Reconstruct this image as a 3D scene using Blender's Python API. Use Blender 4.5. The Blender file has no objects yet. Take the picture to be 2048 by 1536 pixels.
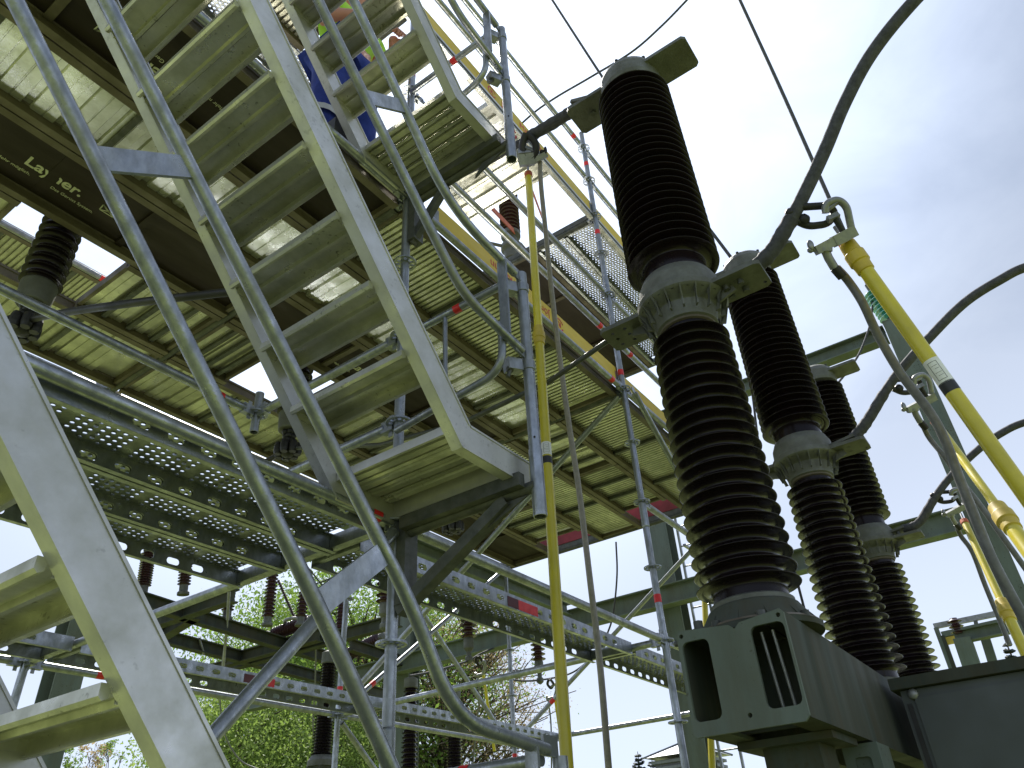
import bpy, bmesh, math, random
from mathutils import Vector, Matrix
random.seed(7)
R = math.radians
scene = bpy.context.scene
COL = scene.collection

# ------------------------------------------------------------------ camera, sky, sun, exposure
CAM = Vector((0, 0, 1.6))
FPX = 1496.5                      # focal length in pixels of a 2048 wide picture
_p, _r, _y = R(34.058), R(-3.681), R(33.733)
FWD = Vector((math.cos(_p)*math.cos(_y), math.cos(_p)*math.sin(_y), math.sin(_p)))
_rt = Vector((math.sin(_y), -math.cos(_y), 0)); _up = _rt.cross(FWD)
RT = _rt*math.cos(_r) + _up*math.sin(_r)
UP = -_rt*math.sin(_r) + _up*math.cos(_r)
cam_data = bpy.data.cameras.new('camera'); cam = bpy.data.objects.new('camera', cam_data); COL.objects.link(cam)
cam_data.sensor_width = 36; cam_data.lens = FPX/2048*36; cam_data.clip_start = 0.02; cam_data.clip_end = 2000
M = Matrix((RT, UP, -FWD)).transposed().to_4x4(); M.translation = CAM
cam.matrix_world = M; scene.camera = cam

SUN_EL, SUN_AZ = 57.5, 45.6       # azimuth counted from +X towards +Y
world = bpy.data.worlds.new('World'); scene.world = world; world.use_nodes = True
nt = world.node_tree; nt.nodes.clear()
def N(t, tree=None, **kw):
    n = (tree or nt).nodes.new(t)
    for k, v in kw.items(): setattr(n, k, v)
    return n
wout = N('ShaderNodeOutputWorld'); bg = N('ShaderNodeBackground'); bg.inputs['Strength'].default_value = 0.056
sky = N('ShaderNodeTexSky', sky_type='NISHITA', sun_disc=False, sun_elevation=R(SUN_EL), sun_rotation=R(90-SUN_AZ), altitude=200, air_density=1.0, dust_density=0.7, ozone_density=1.0)
tc = N('ShaderNodeTexCoord'); mp = N('ShaderNodeMapping'); mp.inputs['Scale'].default_value = (1.0, 1.6, 2.2)
n1 = N('ShaderNodeTexNoise'); n1.inputs['Scale'].default_value = 2.3; n1.inputs['Detail'].default_value = 9; n1.inputs['Roughness'].default_value = .58; n1.inputs['Distortion'].default_value = .6
cr = N('ShaderNodeValToRGB'); cr.color_ramp.elements[0].position = .34; cr.color_ramp.elements[0].color = (.66,.66,.66,1); cr.color_ramp.elements[1].position = .66; cr.color_ramp.elements[1].color = (.95,.95,.95,1)
mx = N('ShaderNodeMix', data_type='RGBA')
sunv = N('ShaderNodeVectorMath', operation='DOT_PRODUCT'); sunv.inputs[1].default_value = (math.cos(R(SUN_EL))*math.cos(R(SUN_AZ)), math.cos(R(SUN_EL))*math.sin(R(SUN_AZ)), math.sin(R(SUN_EL)))
veil = N('ShaderNodeMapRange', interpolation_type='SMOOTHSTEP'); veil.inputs['From Min'].default_value = .70; veil.inputs['From Max'].default_value = 1.0; veil.inputs['To Min'].default_value = 1.0; veil.inputs['To Max'].default_value = 2.5
cl = N('ShaderNodeVectorMath', operation='SCALE'); cl.inputs[0].default_value = (5.6, 6.4, 7.95)
L = nt.links.new
L(tc.outputs['Generated'], mp.inputs['Vector']); L(mp.outputs['Vector'], n1.inputs['Vector']); L(n1.outputs['Fac'], cr.inputs['Fac'])
sep = N('ShaderNodeSeparateXYZ'); hz = N('ShaderNodeMapRange', interpolation_type='SMOOTHSTEP'); hz.inputs['From Min'].default_value = .05; hz.inputs['From Max'].default_value = .62; hz.inputs['To Min'].default_value = 1.0; hz.inputs['To Max'].default_value = 0.0
cadd = N('ShaderNodeMath', operation='ADD', use_clamp=True); hmul = N('ShaderNodeMath', operation='MULTIPLY_ADD'); hmul.inputs[1].default_value = .45
L(tc.outputs['Generated'], sep.inputs[0]); L(sep.outputs['Z'], hz.inputs['Value'])
thin = N('ShaderNodeMapRange', interpolation_type='SMOOTHSTEP'); thin.inputs['From Min'].default_value = -.4; thin.inputs['From Max'].default_value = .85; thin.inputs['To Min'].default_value = .12; thin.inputs['To Max'].default_value = 1.0
cov = N('ShaderNodeMath', operation='MULTIPLY')
L(sunv.outputs['Value'], thin.inputs['Value']); L(thin.outputs['Result'], cov.inputs[0]); L(cr.outputs['Color'], cov.inputs[1]); L(cov.outputs['Value'], cadd.inputs[0]); L(hz.outputs['Result'], cadd.inputs[1]); L(cadd.outputs['Value'], mx.inputs['Factor']); L(tc.outputs['Generated'], sunv.inputs[0]); L(sunv.outputs['Value'], veil.inputs['Value']); L(hz.outputs['Result'], hmul.inputs[0]); L(veil.outputs['Result'], hmul.inputs[2]); L(hmul.outputs['Value'], cl.inputs['Scale']); L(cl.outputs['Vector'], mx.inputs['B']); L(sky.outputs['Color'], mx.inputs['A']); L(mx.outputs['Result'], bg.inputs['Color']); L(bg.outputs['Background'], wout.inputs['Surface'])

sd = bpy.data.lights.new('sun', 'SUN'); sd.energy = 5.0; sd.angle = R(0.6); sd.color = (1, .955, .88)
sun = bpy.data.objects.new('sun', sd); COL.objects.link(sun)
SUNDIR = Vector((math.cos(R(SUN_EL))*math.cos(R(SUN_AZ)), math.cos(R(SUN_EL))*math.sin(R(SUN_AZ)), math.sin(R(SUN_EL))))
sun.rotation_euler = SUNDIR.to_track_quat('Z', 'Y').to_euler(); sun.location = SUNDIR*40
vs = scene.view_settings; vs.view_transform = 'Standard'; vs.look = 'None'; vs.exposure = 0.88; vs.gamma = 1; vs.use_curve_mapping = False
scene.render.engine = 'CYCLES'; cy = scene.cycles; cy.use_denoising = True; cy.max_bounces = 8; cy.diffuse_bounces = 5; cy.glossy_bounces = 4
cy.sample_clamp_indirect = 8

def ray(u, v): return (RT*((u-1024)/FPX) - UP*((v-768)/FPX) + FWD)
def at(u, v, x=None, y=None, z=None, d=None):
    """the world point on the sight line of a picture point, at a known x, y, z or depth"""
    r = ray(u, v)
    if d is not None: return CAM + r*d
    i, val = (0, x) if x is not None else (1, y) if y is not None else (2, z)
    return CAM + r*((val-CAM[i])/r[i])

# ------------------------------------------------------------------ materials
MATS = {}
def mat(name, c1, c2=None, metal=0.0, rough=.5, scale=6.0, stretch=(1,1,1), dirt=None, dirt_amt=.0, dirt_scale=3.0, bump=.0, bump_scale=40, coat=0, rough_var=.12, spec=.5, trans=0, contrast=(.35,.65), specks=0.0):
    m = bpy.data.materials.new(name); m.use_nodes = True; t = m.node_tree
    b = t.nodes['Principled BSDF']; b.inputs['Metallic'].default_value = metal; b.inputs['Roughness'].default_value = rough
    b.inputs['Specular IOR Level'].default_value = spec
    if coat: b.inputs['Coat Weight'].default_value = coat; b.inputs['Coat Roughness'].default_value = .15
    if trans: b.inputs['Transmission Weight'].default_value = trans
    c2 = c2 or tuple(x*.75 for x in c1)
    l = t.links.new
    geo = N('ShaderNodeNewGeometry', t); mp = N('ShaderNodeMapping', t); mp.inputs['Scale'].default_value = stretch
    l(geo.outputs['Position'], mp.inputs['Vector'])
    n = N('ShaderNodeTexNoise', t); n.inputs['Scale'].default_value = scale; n.inputs['Detail'].default_value = 6; n.inputs['Roughness'].default_value = .6
    l(mp.outputs['Vector'], n.inputs['Vector'])
    r = N('ShaderNodeValToRGB', t); r.color_ramp.elements[0].position = contrast[0]; r.color_ramp.elements[1].position = contrast[1]
    r.color_ramp.elements[0].color = (*c1, 1); r.color_ramp.elements[1].color = (*c2, 1)
    l(n.outputs['Fac'], r.inputs['Fac']); last = r.outputs['Color']
    oi = N('ShaderNodeObjectInfo', t); hv = N('ShaderNodeHueSaturation', t); mr = N('ShaderNodeMapRange', t)
    mr.inputs['To Min'].default_value = .88; mr.inputs['To Max'].default_value = 1.12
    l(oi.outputs['Random'], mr.inputs['Value']); l(mr.outputs['Result'], hv.inputs['Value']); l(last, hv.inputs['Color']); last = hv.outputs['Color']
    if dirt:
        dn = N('ShaderNodeTexNoise', t); dn.inputs['Scale'].default_value = dirt_scale; dn.inputs['Detail'].default_value = 8; dn.inputs['Roughness'].default_value = .7
        l(mp.outputs['Vector'], dn.inputs['Vector'])
        dr = N('ShaderNodeValToRGB', t); dr.color_ramp.elements[0].position = .5-.12; dr.color_ramp.elements[1].position = .5+.16
        l(dn.outputs['Fac'], dr.inputs['Fac'])
        ml = N('ShaderNodeMath', t, operation='MULTIPLY'); ml.inputs[1].default_value = dirt_amt; l(dr.outputs['Color'], ml.inputs[0])
        mx = N('ShaderNodeMix', t, data_type='RGBA'); mx.inputs['B'].default_value = (*dirt, 1)
        l(ml.outputs['Value'], mx.inputs['Factor']); l(last, mx.inputs['A']); last = mx.outputs['Result']
        if metal:
            ms = N('ShaderNodeMath', t, operation='MULTIPLY_ADD'); ms.inputs[1].default_value = -metal; ms.inputs[2].default_value = metal
            l(ml.outputs['Value'], ms.inputs[0]); l(ms.outputs['Value'], b.inputs['Metallic'])
    if specks:
        sn = N('ShaderNodeTexNoise', t); sn.inputs['Scale'].default_value = 55; sn.inputs['Detail'].default_value = 3; l(geo.outputs['Position'], sn.inputs['Vector'])
        sm_ = N('ShaderNodeTexNoise', t); sm_.inputs['Scale'].default_value = 4; l(geo.outputs['Position'], sm_.inputs['Vector'])
        ad = N('ShaderNodeMath', t, operation='MULTIPLY_ADD'); ad.inputs[1].default_value = .5; l(sm_.outputs['Fac'], ad.inputs[0]); l(sn.outputs['Fac'], ad.inputs[2])
        sr = N('ShaderNodeMapRange', t); sr.inputs['From Min'].default_value = .92; sr.inputs['From Max'].default_value = 1.0; sr.inputs['To Max'].default_value = specks; l(ad.outputs['Value'], sr.inputs['Value'])
        mx2 = N('ShaderNodeMix', t, data_type='RGBA'); mx2.inputs['B'].default_value = (.06,.055,.035,1); l(sr.outputs['Result'], mx2.inputs['Factor']); l(last, mx2.inputs['A']); last = mx2.outputs['Result']
    l(last, b.inputs['Base Color'])
    if rough_var:
        rr = N('ShaderNodeMapRange', t); rr.inputs['From Min'].default_value = .3; rr.inputs['From Max'].default_value = .7
        rr.inputs['To Min'].default_value = max(.03, rough-rough_var); rr.inputs['To Max'].default_value = min(1, rough+rough_var)
        l(n.outputs['Fac'], rr.inputs['Value']); l(rr.outputs['Result'], b.inputs['Roughness'])
    if bump:
        bn = N('ShaderNodeTexNoise', t); bn.inputs['Scale'].default_value = bump_scale; bn.inputs['Detail'].default_value = 4
        l(geo.outputs['Position'], bn.inputs['Vector'])
        bp = N('ShaderNodeBump', t); bp.inputs['Strength'].default_value = bump; bp.inputs['Distance'].default_value = .01
        l(bn.outputs['Fac'], bp.inputs['Height']); l(bp.outputs['Normal'], b.inputs['Normal'])
    MATS[name] = m; return m
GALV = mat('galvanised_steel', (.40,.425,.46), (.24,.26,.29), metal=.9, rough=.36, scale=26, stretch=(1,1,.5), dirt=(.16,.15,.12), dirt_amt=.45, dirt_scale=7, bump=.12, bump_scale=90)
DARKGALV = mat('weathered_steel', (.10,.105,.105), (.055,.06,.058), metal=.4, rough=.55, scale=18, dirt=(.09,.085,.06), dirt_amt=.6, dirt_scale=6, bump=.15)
ALU = mat('aluminium', (.58,.575,.56), (.47,.465,.45), metal=.7, rough=.38, scale=9, dirt=(.24,.23,.17), dirt_amt=.35, dirt_scale=2.2, bump=.05, bump_scale=60, specks=.22)
ALUD = mat('aluminium_soiled', (.66,.65,.57), (.46,.46,.39), metal=.85, rough=.36, scale=7, dirt=(.15,.145,.08), dirt_amt=.5, dirt_scale=2.2, bump=.05, specks=.5)
ALUREFL = mat('aluminium_painted_reflections', (.90,.90,.87), (.74,.74,.71), metal=.95, rough=.27, scale=5, dirt=(.16,.155,.10), dirt_amt=.7, dirt_scale=2.2, specks=.5)  # pale base and dark dirt patches paint bright and dark reflections into the colour
ALUBEAM = mat('aluminium_dirty_beam', (.17,.145,.11), (.095,.08,.06), metal=.3, rough=.6, scale=6, dirt=(.09,.07,.045), dirt_amt=.7, dirt_scale=5, bump=.08)
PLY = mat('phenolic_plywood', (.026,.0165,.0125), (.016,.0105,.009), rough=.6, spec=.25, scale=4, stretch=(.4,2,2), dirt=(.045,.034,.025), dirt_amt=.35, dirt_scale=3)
PRINT = mat('pale_print', (.55,.55,.42), (.42,.42,.32), rough=.7, scale=40)
REDTAPE = mat('red_tape', (.75,.025,.02), (.60,.015,.02), rough=.4, scale=30)
DARKTAPE = mat('dark_red_tape', (.10,.012,.016), (.07,.01,.014), rough=.5)
YELBOARD = mat('yellow_board', (.72,.52,.035), (.62,.44,.03), rough=.55, scale=4, stretch=(.5,2,2), dirt=(.35,.26,.06), dirt_amt=.35)
REDPRINT = mat('red_print', (.55,.03,.05), (.48,.03,.05), rough=.6)
REDBOARD = mat('red_board', (.30,.02,.03), (.22,.015,.025), rough=.6, dirt=(.12,.03,.03), dirt_amt=.4)
YELPOLE = mat('yellow_fibreglass', (.62,.52,.02), (.54,.45,.02), rough=.35, scale=6, dirt=(.35,.30,.08), dirt_amt=.25, coat=.2)
YELCAP = mat('yellow_plastic', (.62,.46,.04), (.52,.38,.04), rough=.5, dirt=(.3,.22,.07), dirt_amt=.4)
BLACK = mat('black_band', (.02,.02,.022), rough=.5)
WHITE = mat('white_sticker', (.75,.75,.73), (.66,.66,.64), rough=.5)
PORC = mat('brown_porcelain', (.012,.0065,.0095), (.007,.004,.006), rough=.22, spec=.24, scale=8, dirt=(.016,.013,.011), dirt_amt=.3, dirt_scale=4, rough_var=.1)
PORCR = mat('red_brown_porcelain', (.050,.014,.018), (.032,.010,.012), rough=.25, scale=8, dirt=(.06,.04,.03), dirt_amt=.35)
GREEN = mat('grey_green_paint', (.068,.080,.070), (.042,.052,.045), rough=.8, spec=.22, scale=7, stretch=(1,1,.13), dirt=(.07,.06,.038), dirt_amt=.8, dirt_scale=6, bump=.08, specks=.6)
GREENP = mat('pale_green_paint', (.15,.185,.165), (.115,.145,.13), rough=.75, spec=.3, scale=5, stretch=(1,1,.25), dirt=(.10,.098,.065), dirt_amt=.6, dirt_scale=4.5, specks=.7, bump=.05)
CABGREY = mat('grey_cabinet_paint', (.068,.08,.082), (.055,.066,.068), rough=.5, scale=3, dirt=(.07,.07,.055), dirt_amt=.3)
CASTAL = mat('cast_aluminium', (.155,.16,.145), (.105,.11,.10), metal=.25, rough=.6, scale=10, dirt=(.07,.065,.045), dirt_amt=.6, dirt_scale=6, bump=.2, bump_scale=70)
CABLE = mat('aluminium_conductor', (.085,.085,.095), (.055,.055,.062), metal=.0, rough=.8, spec=.25, scale=30, bump=.2, bump_scale=120)
IRON = mat('black_iron', (.035,.033,.035), (.022,.021,.022), metal=.3, rough=.5, bump=.15)
EARTH = mat('clear_sheathed_cable', (.30,.27,.22), (.22,.20,.17), rough=.4, scale=40)
EARTHG = mat('grey_sheathed_cable', (.17,.17,.17), (.12,.12,.12), rough=.45, scale=30)
CLAMP = mat('bright_aluminium_clamp', (.36,.365,.38), (.26,.265,.275), metal=.6, rough=.45, scale=20, bump=.1, dirt=(.12,.12,.10), dirt_amt=.5)
ORANGE = mat('orange_strap', (.55,.12,.045), (.42,.09,.035), rough=.7, scale=20)
GLASS = mat('green_insulator_glass', (.10,.42,.36), (.10,.40,.35), rough=.25, trans=.15)
HOLE_SHADE = mat('dark_hole', (.012,.012,.012), rough=.8)  # near black tone painted as the shade inside a hole
BLUE = mat('blue_work_trousers', (.012,.035,.26), (.008,.024,.18), rough=.85, scale=12, bump=.3, bump_scale=18)
HIVIS = mat('yellow_green_vest', (.42,.80,.03), (.36,.68,.03), rough=.7)
SKIN = mat('skin', (.50,.24,.17), (.44,.20,.14), rough=.5)
REFL = mat('grey_reflective_band', (.42,.43,.42), (.36,.37,.36), rough=.4)
HAIR = mat('white_helmet', (.7,.7,.68), rough=.4)
BARK = mat('bark', (.09,.07,.05), (.05,.04,.03), rough=.9, scale=9, bump=.4)
LEAF = mat('fresh_leaf', (.20,.30,.05), (.10,.18,.03), rough=.6, scale=1.5, contrast=(.3,.7))
LEAFL = mat('pale_fresh_leaf', (.30,.40,.10), (.16,.25,.045), rough=.6, scale=1.2, contrast=(.3,.7))
LEAFB = mat('bronze_bud', (.36,.28,.15), (.25,.19,.10), rough=.7, scale=1.5)
CONIF = mat('dark_needle', (.03,.045,.03), (.02,.032,.02), rough=.7)
ROOF = mat('roof_sheet', (.17,.18,.20), (.13,.14,.16), rough=.5)
LOUVRE = mat('louvre_slat', (.16,.16,.17), (.12,.12,.13), rough=.6)
GRASS = mat('meadow_grass', (.150,.185,.040), (.105,.135,.028), rough=.9, scale=3, dirt=(.10,.095,.04), dirt_amt=.25, bump=.5)
for mm in (LEAF, LEAFL, LEAFB):     # thin leaves let some light through
    t = mm.node_tree; b = t.nodes['Principled BSDF']; o = t.nodes['Material Output']
    tr = N('ShaderNodeBsdfTranslucent', t); ms = N('ShaderNodeMixShader', t); ms.inputs[0].default_value = .45
    src = b.inputs['Base Color'].links[0].from_socket
    t.links.new(src, tr.inputs['Color']); t.links.new(b.outputs[0], ms.inputs[1]); t.links.new(tr.outputs[0], ms.inputs[2]); t.links.new(ms.outputs[0], o.inputs['Surface'])

# ------------------------------------------------------------------ mesh helpers
def basis(d, up=Vector((0,0,1))):
    d = Vector(d).normalized()
    if abs(d.dot(up)) > .999: up = Vector((1,0,0))
    s = d.cross(up).normalized(); u = s.cross(d)
    return d, s, u
class MB:
    def __init__(self): self.v = []; self.f = []; self.sm = []
    def add(self, vs, fs, smooth=False):
        o = len(self.v); self.v += [Vector(p) for p in vs]; self.f += [tuple(i+o for i in f) for f in fs]; self.sm += [smooth]*len(fs); return self
    def box(self, a, b):
        (x0,y0,z0),(x1,y1,z1) = a, b
        x0,x1 = sorted((x0,x1)); y0,y1 = sorted((y0,y1)); z0,z1 = sorted((z0,z1))
        return self.add([(x0,y0,z0),(x1,y0,z0),(x1,y1,z0),(x0,y1,z0),(x0,y0,z1),(x1,y0,z1),(x1,y1,z1),(x0,y1,z1)],
                        [(3,2,1,0),(4,5,6,7),(0,1,5,4),(1,2,6,5),(2,3,7,6),(3,0,4,7)])
    def beam(self, p, q, w, h, up=(0,0,1)):       # w across, h along up
        p, q = Vector(p), Vector(q); d, s, u = basis(q-p, Vector(up))
        vs = [e + s*(a*w/2) + u*(b*h/2) for e in (p, q) for a, b in ((-1,-1),(1,-1),(1,1),(-1,1))]
        return self.add(vs, [(0,1,2,3),(7,6,5,4),(0,4,5,1),(1,5,6,2),(2,6,7,3),(3,7,4,0)])
    def prism(self, p, q, prof, up=(0,0,1)):       # extrude profile [(across, up)] from p to q
        p, q = Vector(p), Vector(q); d, s, u = basis(q-p, Vector(up)); n = len(prof)
        vs = [e + s*a + u*b for e in (p, q) for a, b in prof]
        fs = [(i, n+i, n+(i+1)%n, (i+1)%n) for i in range(n)] + [tuple(range(n)), tuple(range(2*n-1, n-1, -1))]
        return self.add(vs, fs)
    def tube(self, pts, r, seg=14, cap=True, hollow=False):
        pts = [Vector(p) for p in pts]; n = len(pts); rs = r if isinstance(r, (list, tuple)) else [r]*n
        d0 = (pts[1]-pts[0]).normalized(); _, s, u = basis(d0); rings = []
        for i, p in enumerate(pts):
            d = (pts[min(i+1,n-1)]-pts[max(i-1,0)]).normalized()
            s = (s - d*s.dot(d)).normalized(); u = d.cross(s)
            rings.append([p + (s*math.cos(2*math.pi*k/seg) + u*math.sin(2*math.pi*k/seg))*rs[i] for k in range(seg)])
        vs = [v for rg in rings for v in rg]
        fs = [(i*seg+k, i*seg+(k+1)%seg, (i+1)*seg+(k+1)%seg, (i+1)*seg+k) for i in range(n-1) for k in range(seg)]
        self.add(vs, fs, True)
        if cap and not hollow: self.add(rings[0], [tuple(range(seg))[::-1]]); self.add(rings[-1], [tuple(range(seg))])
        if hollow:
            for rg, p, dd in ((rings[0], pts[0], pts[1]-pts[0]), (rings[-1], pts[-1], pts[-2]-pts[-1])):
                dd = dd.normalized(); inn = [p + (v-p)*.84 for v in rg]; deep = [v + dd*.05 for v in inn]
                self.add(list(rg)+inn+deep, [(k,(k+1)%seg,seg+(k+1)%seg,seg+k) for k in range(seg)] + [(seg+k,seg+(k+1)%seg,2*seg+(k+1)%seg,2*seg+k) for k in range(seg)] + [tuple(range(2*seg,3*seg))])
        return self
    def lathe(self, prof, o=(0,0,0), axis=(0,0,1), seg=40, smooth=True, cap=True, crisp=None):  # prof: [(r, h)]
        if crisp is None: crisp = 3 <= len(prof) <= 16
        if crisp:                     # support loops keep the turned edges crisp
            q = [prof[0]]
            for i in range(1, len(prof)):
                (a, b), (c, d) = prof[i-1], prof[i]
                q += [(a+(c-a)*f, b+(d-b)*f) for f in (.06, .94)] + [prof[i]]
            prof = q
        o = Vector(o); d, s, u = basis(axis); vs = []; n = len(prof)
        for r, h in prof:
            vs += [o + d*h + (s*math.cos(2*math.pi*k/seg) + u*math.sin(2*math.pi*k/seg))*r for k in range(seg)]
        fs = [(i*seg+k, i*seg+(k+1)%seg, (i+1)*seg+(k+1)%seg, (i+1)*seg+k) for i in range(n-1) for k in range(seg)]
        self.add(vs, fs, smooth)
        if cap: self.add(vs[:seg], [tuple(range(seg))[::-1]]); self.add(vs[-seg:], [tuple(range(seg))])
        return self
    def ball(self, c, r, seg=10, sc=(1,1,1)):
        c = Vector(c); prof = [(max(1e-4, math.sin(math.pi*i/8)), -math.cos(math.pi*i/8)) for i in range(9)]; vs = []
        for a, h in prof: vs += [c + Vector((a*math.cos(2*math.pi*k/seg)*sc[0], a*math.sin(2*math.pi*k/seg)*sc[1], h*sc[2]))*r for k in range(seg)]
        return self.add(vs, [(i*seg+k, i*seg+(k+1)%seg, (i+1)*seg+(k+1)%seg, (i+1)*seg+k) for i in range(8) for k in range(seg)], True)
    def plate(self, outline, holes, th, o, ex, ey):   # flat plate with holes, in the plane o + ex*a + ey*b, thickness centred
        vv, ff = plate_mesh(outline, holes, th); o, ex, ey = Vector(o), Vector(ex).normalized(), Vector(ey).normalized(); ez = ex.cross(ey)
        return self.add([o + ex*p[0] + ey*p[1] + ez*p[2] for p in vv], ff)
    def xf(self, m): self.v = [m @ p for p in self.v]; return self
    def mesh(self, name, mt, off=Vector((0,0,0))):
        me = bpy.data.meshes.new(name); me.from_pydata([p-off for p in self.v], [], self.f); me.materials.append(mt)
        me.polygons.foreach_set('use_smooth', self.sm); me.update()
        return me
def plate_mesh(outline, holes, th):
    cu = bpy.data.curves.new('plate', 'CURVE'); cu.dimensions = '2D'; cu.fill_mode = 'BOTH'; cu.extrude = th/2
    for loop in [outline]+holes:
        sp = cu.splines.new('POLY'); sp.points.add(len(loop)-1); sp.use_cyclic_u = True
        for i, (a, b) in enumerate(loop): sp.points[i].co = (a, b, 0, 1)
    ob = bpy.data.objects.new('plate', cu); me = ob.to_mesh()
    vv = [v.co.copy() for v in me.vertices]; ff = [tuple(p.vertices) for p in me.polygons]
    ob.to_mesh_clear(); bpy.data.objects.remove(ob); bpy.data.curves.remove(cu)
    return vv, ff
def rrect(cx, cy, w, h, r, n=3):
    out = []
    for sx, sy, a0 in ((1,1,0),(-1,1,90),(-1,-1,180),(1,-1,270)):
        for k in range(n+1):
            a = R(a0 + 90*k/n); out.append((cx + sx*(w/2-r) + r*math.cos(a), cy + sy*(h/2-r) + r*math.sin(a)))
    return out
def circ(cx, cy, r, n=8): return [(cx+r*math.cos(2*math.pi*k/n), cy+r*math.sin(2*math.pi*k/n)) for k in range(n)]

def thing(name, label, cat, loc, group=None, kind=None):
    o = bpy.data.objects.new(name, None); COL.objects.link(o); o.location = loc; o.empty_display_size = .1
    o['label'] = label; o['category'] = cat
    if group: o['group'] = group
    o['kind'] = kind or 'thing'
    return o
def link(name, me, parent=None, loc=None):
    o = bpy.data.objects.new(name, me); COL.objects.link(o)
    if parent: o.parent = parent
    if loc is not None: o.location = loc
    return o
def wloc(o):
    v = o.location.copy()
    while o.parent: o = o.parent; v += o.location
    return v
def part(name, mb, mt, parent, label=None, stuff=False):
    o = link(name, mb.mesh(name, mt, wloc(parent)), parent)
    if label: o['label'] = label
    if stuff: o['kind'] = 'stuff'
    return o
def single(name, mb, mt, label, cat, loc, group=None):
    o = link(name, mb.mesh(name, mt, Vector(loc)), None, loc); o['label'] = label; o['category'] = cat; o['kind'] = 'thing'
    if group: o['group'] = group
    return o
def structure(name, mb, mt, kind='structure'):
    o = link(name, mb.mesh(name, mt)); o['kind'] = kind; return o
def dup(root, loc, label=None, group=None):
    r = root.copy(); COL.objects.link(r); r.location = loc
    if label: r['label'] = label
    if group: r['group'] = group
    for ch in list(root.children):
        c = ch.copy(); COL.objects.link(c); c.parent = r
        for g in list(ch.children):
            d = g.copy(); COL.objects.link(d); d.parent = c
    return r
def text_mesh(name, s, size, mt, o, ex, ey, bold=False):
    cu = bpy.data.curves.new(name, 'FONT'); cu.body = s; cu.size = size; cu.extrude = .0006
    if bold: cu.offset = size*.02
    ob = bpy.data.objects.new(name, cu); me = ob.to_mesh(); o, ex, ey = Vector(o), Vector(ex).normalized(), Vector(ey).normalized(); ez = ex.cross(ey)
    mb = MB(); mb.add([o + ex*v.co.x + ey*v.co.y + ez*v.co.z for v in me.vertices], [tuple(p.vertices) for p in me.polygons])
    ob.to_mesh_clear(); bpy.data.objects.remove(ob); bpy.data.curves.remove(cu)
    return mb
def smooth_path(pts, n=8):      # Catmull-Rom through the points
    pts = [Vector(p) for p in pts]; P = [pts[0]*2-pts[1]] + pts + [pts[-1]*2-pts[-2]]; out = []
    for i in range(1, len(P)-2):
        for k in range(n):
            t = k/n; a, b, c, d = P[i-1:i+3]
            out.append(.5*((2*b) + (c-a)*t + (2*a-5*b+4*c-d)*t*t + (3*b-a-3*c+d)*t**3))
    return out + [pts[-1]]
def fillet(pts, r=.12, n=6):    # polyline with rounded corners
    pts = [Vector(p) for p in pts]; out = [pts[0]]
    for i in range(1, len(pts)-1):
        a, b, c = pts[i-1:i+2]; ra = min(r, (a-b).length*.48, (c-b).length*.48)
        p, q = b+(a-b).normalized()*ra, b+(c-b).normalized()*ra
        out += [p*(1-t)**2 + b*2*t*(1-t) + q*t*t for t in [k/n for k in range(n+1)]]
    return out + [pts[-1]]

# ------------------------------------------------------------------ ground
g = MB(); n = 24
for i in range(n):
    for j in range(n):
        s = lambda k: math.copysign(abs(k/n*2-1)**2.2, k/n*2-1)*900
        g.add([(s(i),s(j),0),(s(i+1),s(j),0),(s(i+1),s(j+1),0),(s(i),s(j+1),0)], [(0,1,2,3)])
structure('ground', g, GRASS)

# ------------------------------------------------------------------ scaffold grid
XF, XB, XA, XE = -.420, 2.154, 4.728, 7.301
Y0, Y1 = 2.077, 5.149
L0, L2, L4 = 2.915, 4.915, 6.915
TR = .02415
# rosette: a wheel with eight openings
def rosette_mesh():
    outer = circ(0,0,.062,24); holes = []
    for k in range(8):
        a = math.pi/4*k; w = .34 if k % 2 == 0 else .24
        holes.append([(r*math.cos(a+d), r*math.sin(a+d)) for r, d in ((.031,-w),(.049,-w*.95),(.052,0),(.049,w*.95),(.031,w))])
    return MB().plate(outer, holes, .009, (0,0,0), (1,0,0), (0,1,0)).mesh('rosette', GALV)
ROS = rosette_mesh()
def standard(x, y, z0, z1, ros, label, bands=(), joints=()):
    t = thing('scaffold_standard', label, 'scaffold standard', (x, y, z0), 'upright tubes of the scaffold')
    part('tube', MB().tube([(x,y,z0),(x,y,z1)], TR, 20, hollow=True), GALV, t)
    for z in ros: link('rosette', ROS, t, (0,0,z-z0))
    for z in joints:
        part('collar', MB().lathe([(TR,z-.1),(.0275,z-.1),(.0275,z+.1),(TR,z+.1)], (x,y,0), seg=20), GALV, t)
    for z in bands: part('tape_band', MB().lathe([(TR+.001,z-.028),(TR+.001,z+.028)], (x,y,0), seg=20, cap=False), REDTAPE, t)
    return t
rz = lambda a, b: [L0+.5*k for k in range(a, b+1)]
standard(XB, Y0, .12, L4+1.15, rz(-5,10), 'thick near galvanised upright carrying the stair landings, left of the yellow pole', (L0+3.2,), (L0-.9,))
standard(XA, Y0, .12, L4+1.25, rz(-5,10), 'tall slender upright with red bands beside the nearest black insulator column', (L0+.28, L0+2.16, L0+3.78, L0+4.75), (L0+.9, L0+3.1))
standard(XE, Y0, .12, L4+1.2, rz(-5,10), 'upright at the far front corner, mostly hidden behind the insulator columns')
standard(XB, Y1, .12, L4+1.0, rz(-5,8), 'rear upright at the left edge of the photo under the lower perforated walkway', (L0+.42,))
standard(XA, Y1, .12, L2+.1, rz(-5,4), 'thin rear upright behind the handrail bracket, red band near its foot', (L0+.2,))
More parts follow.
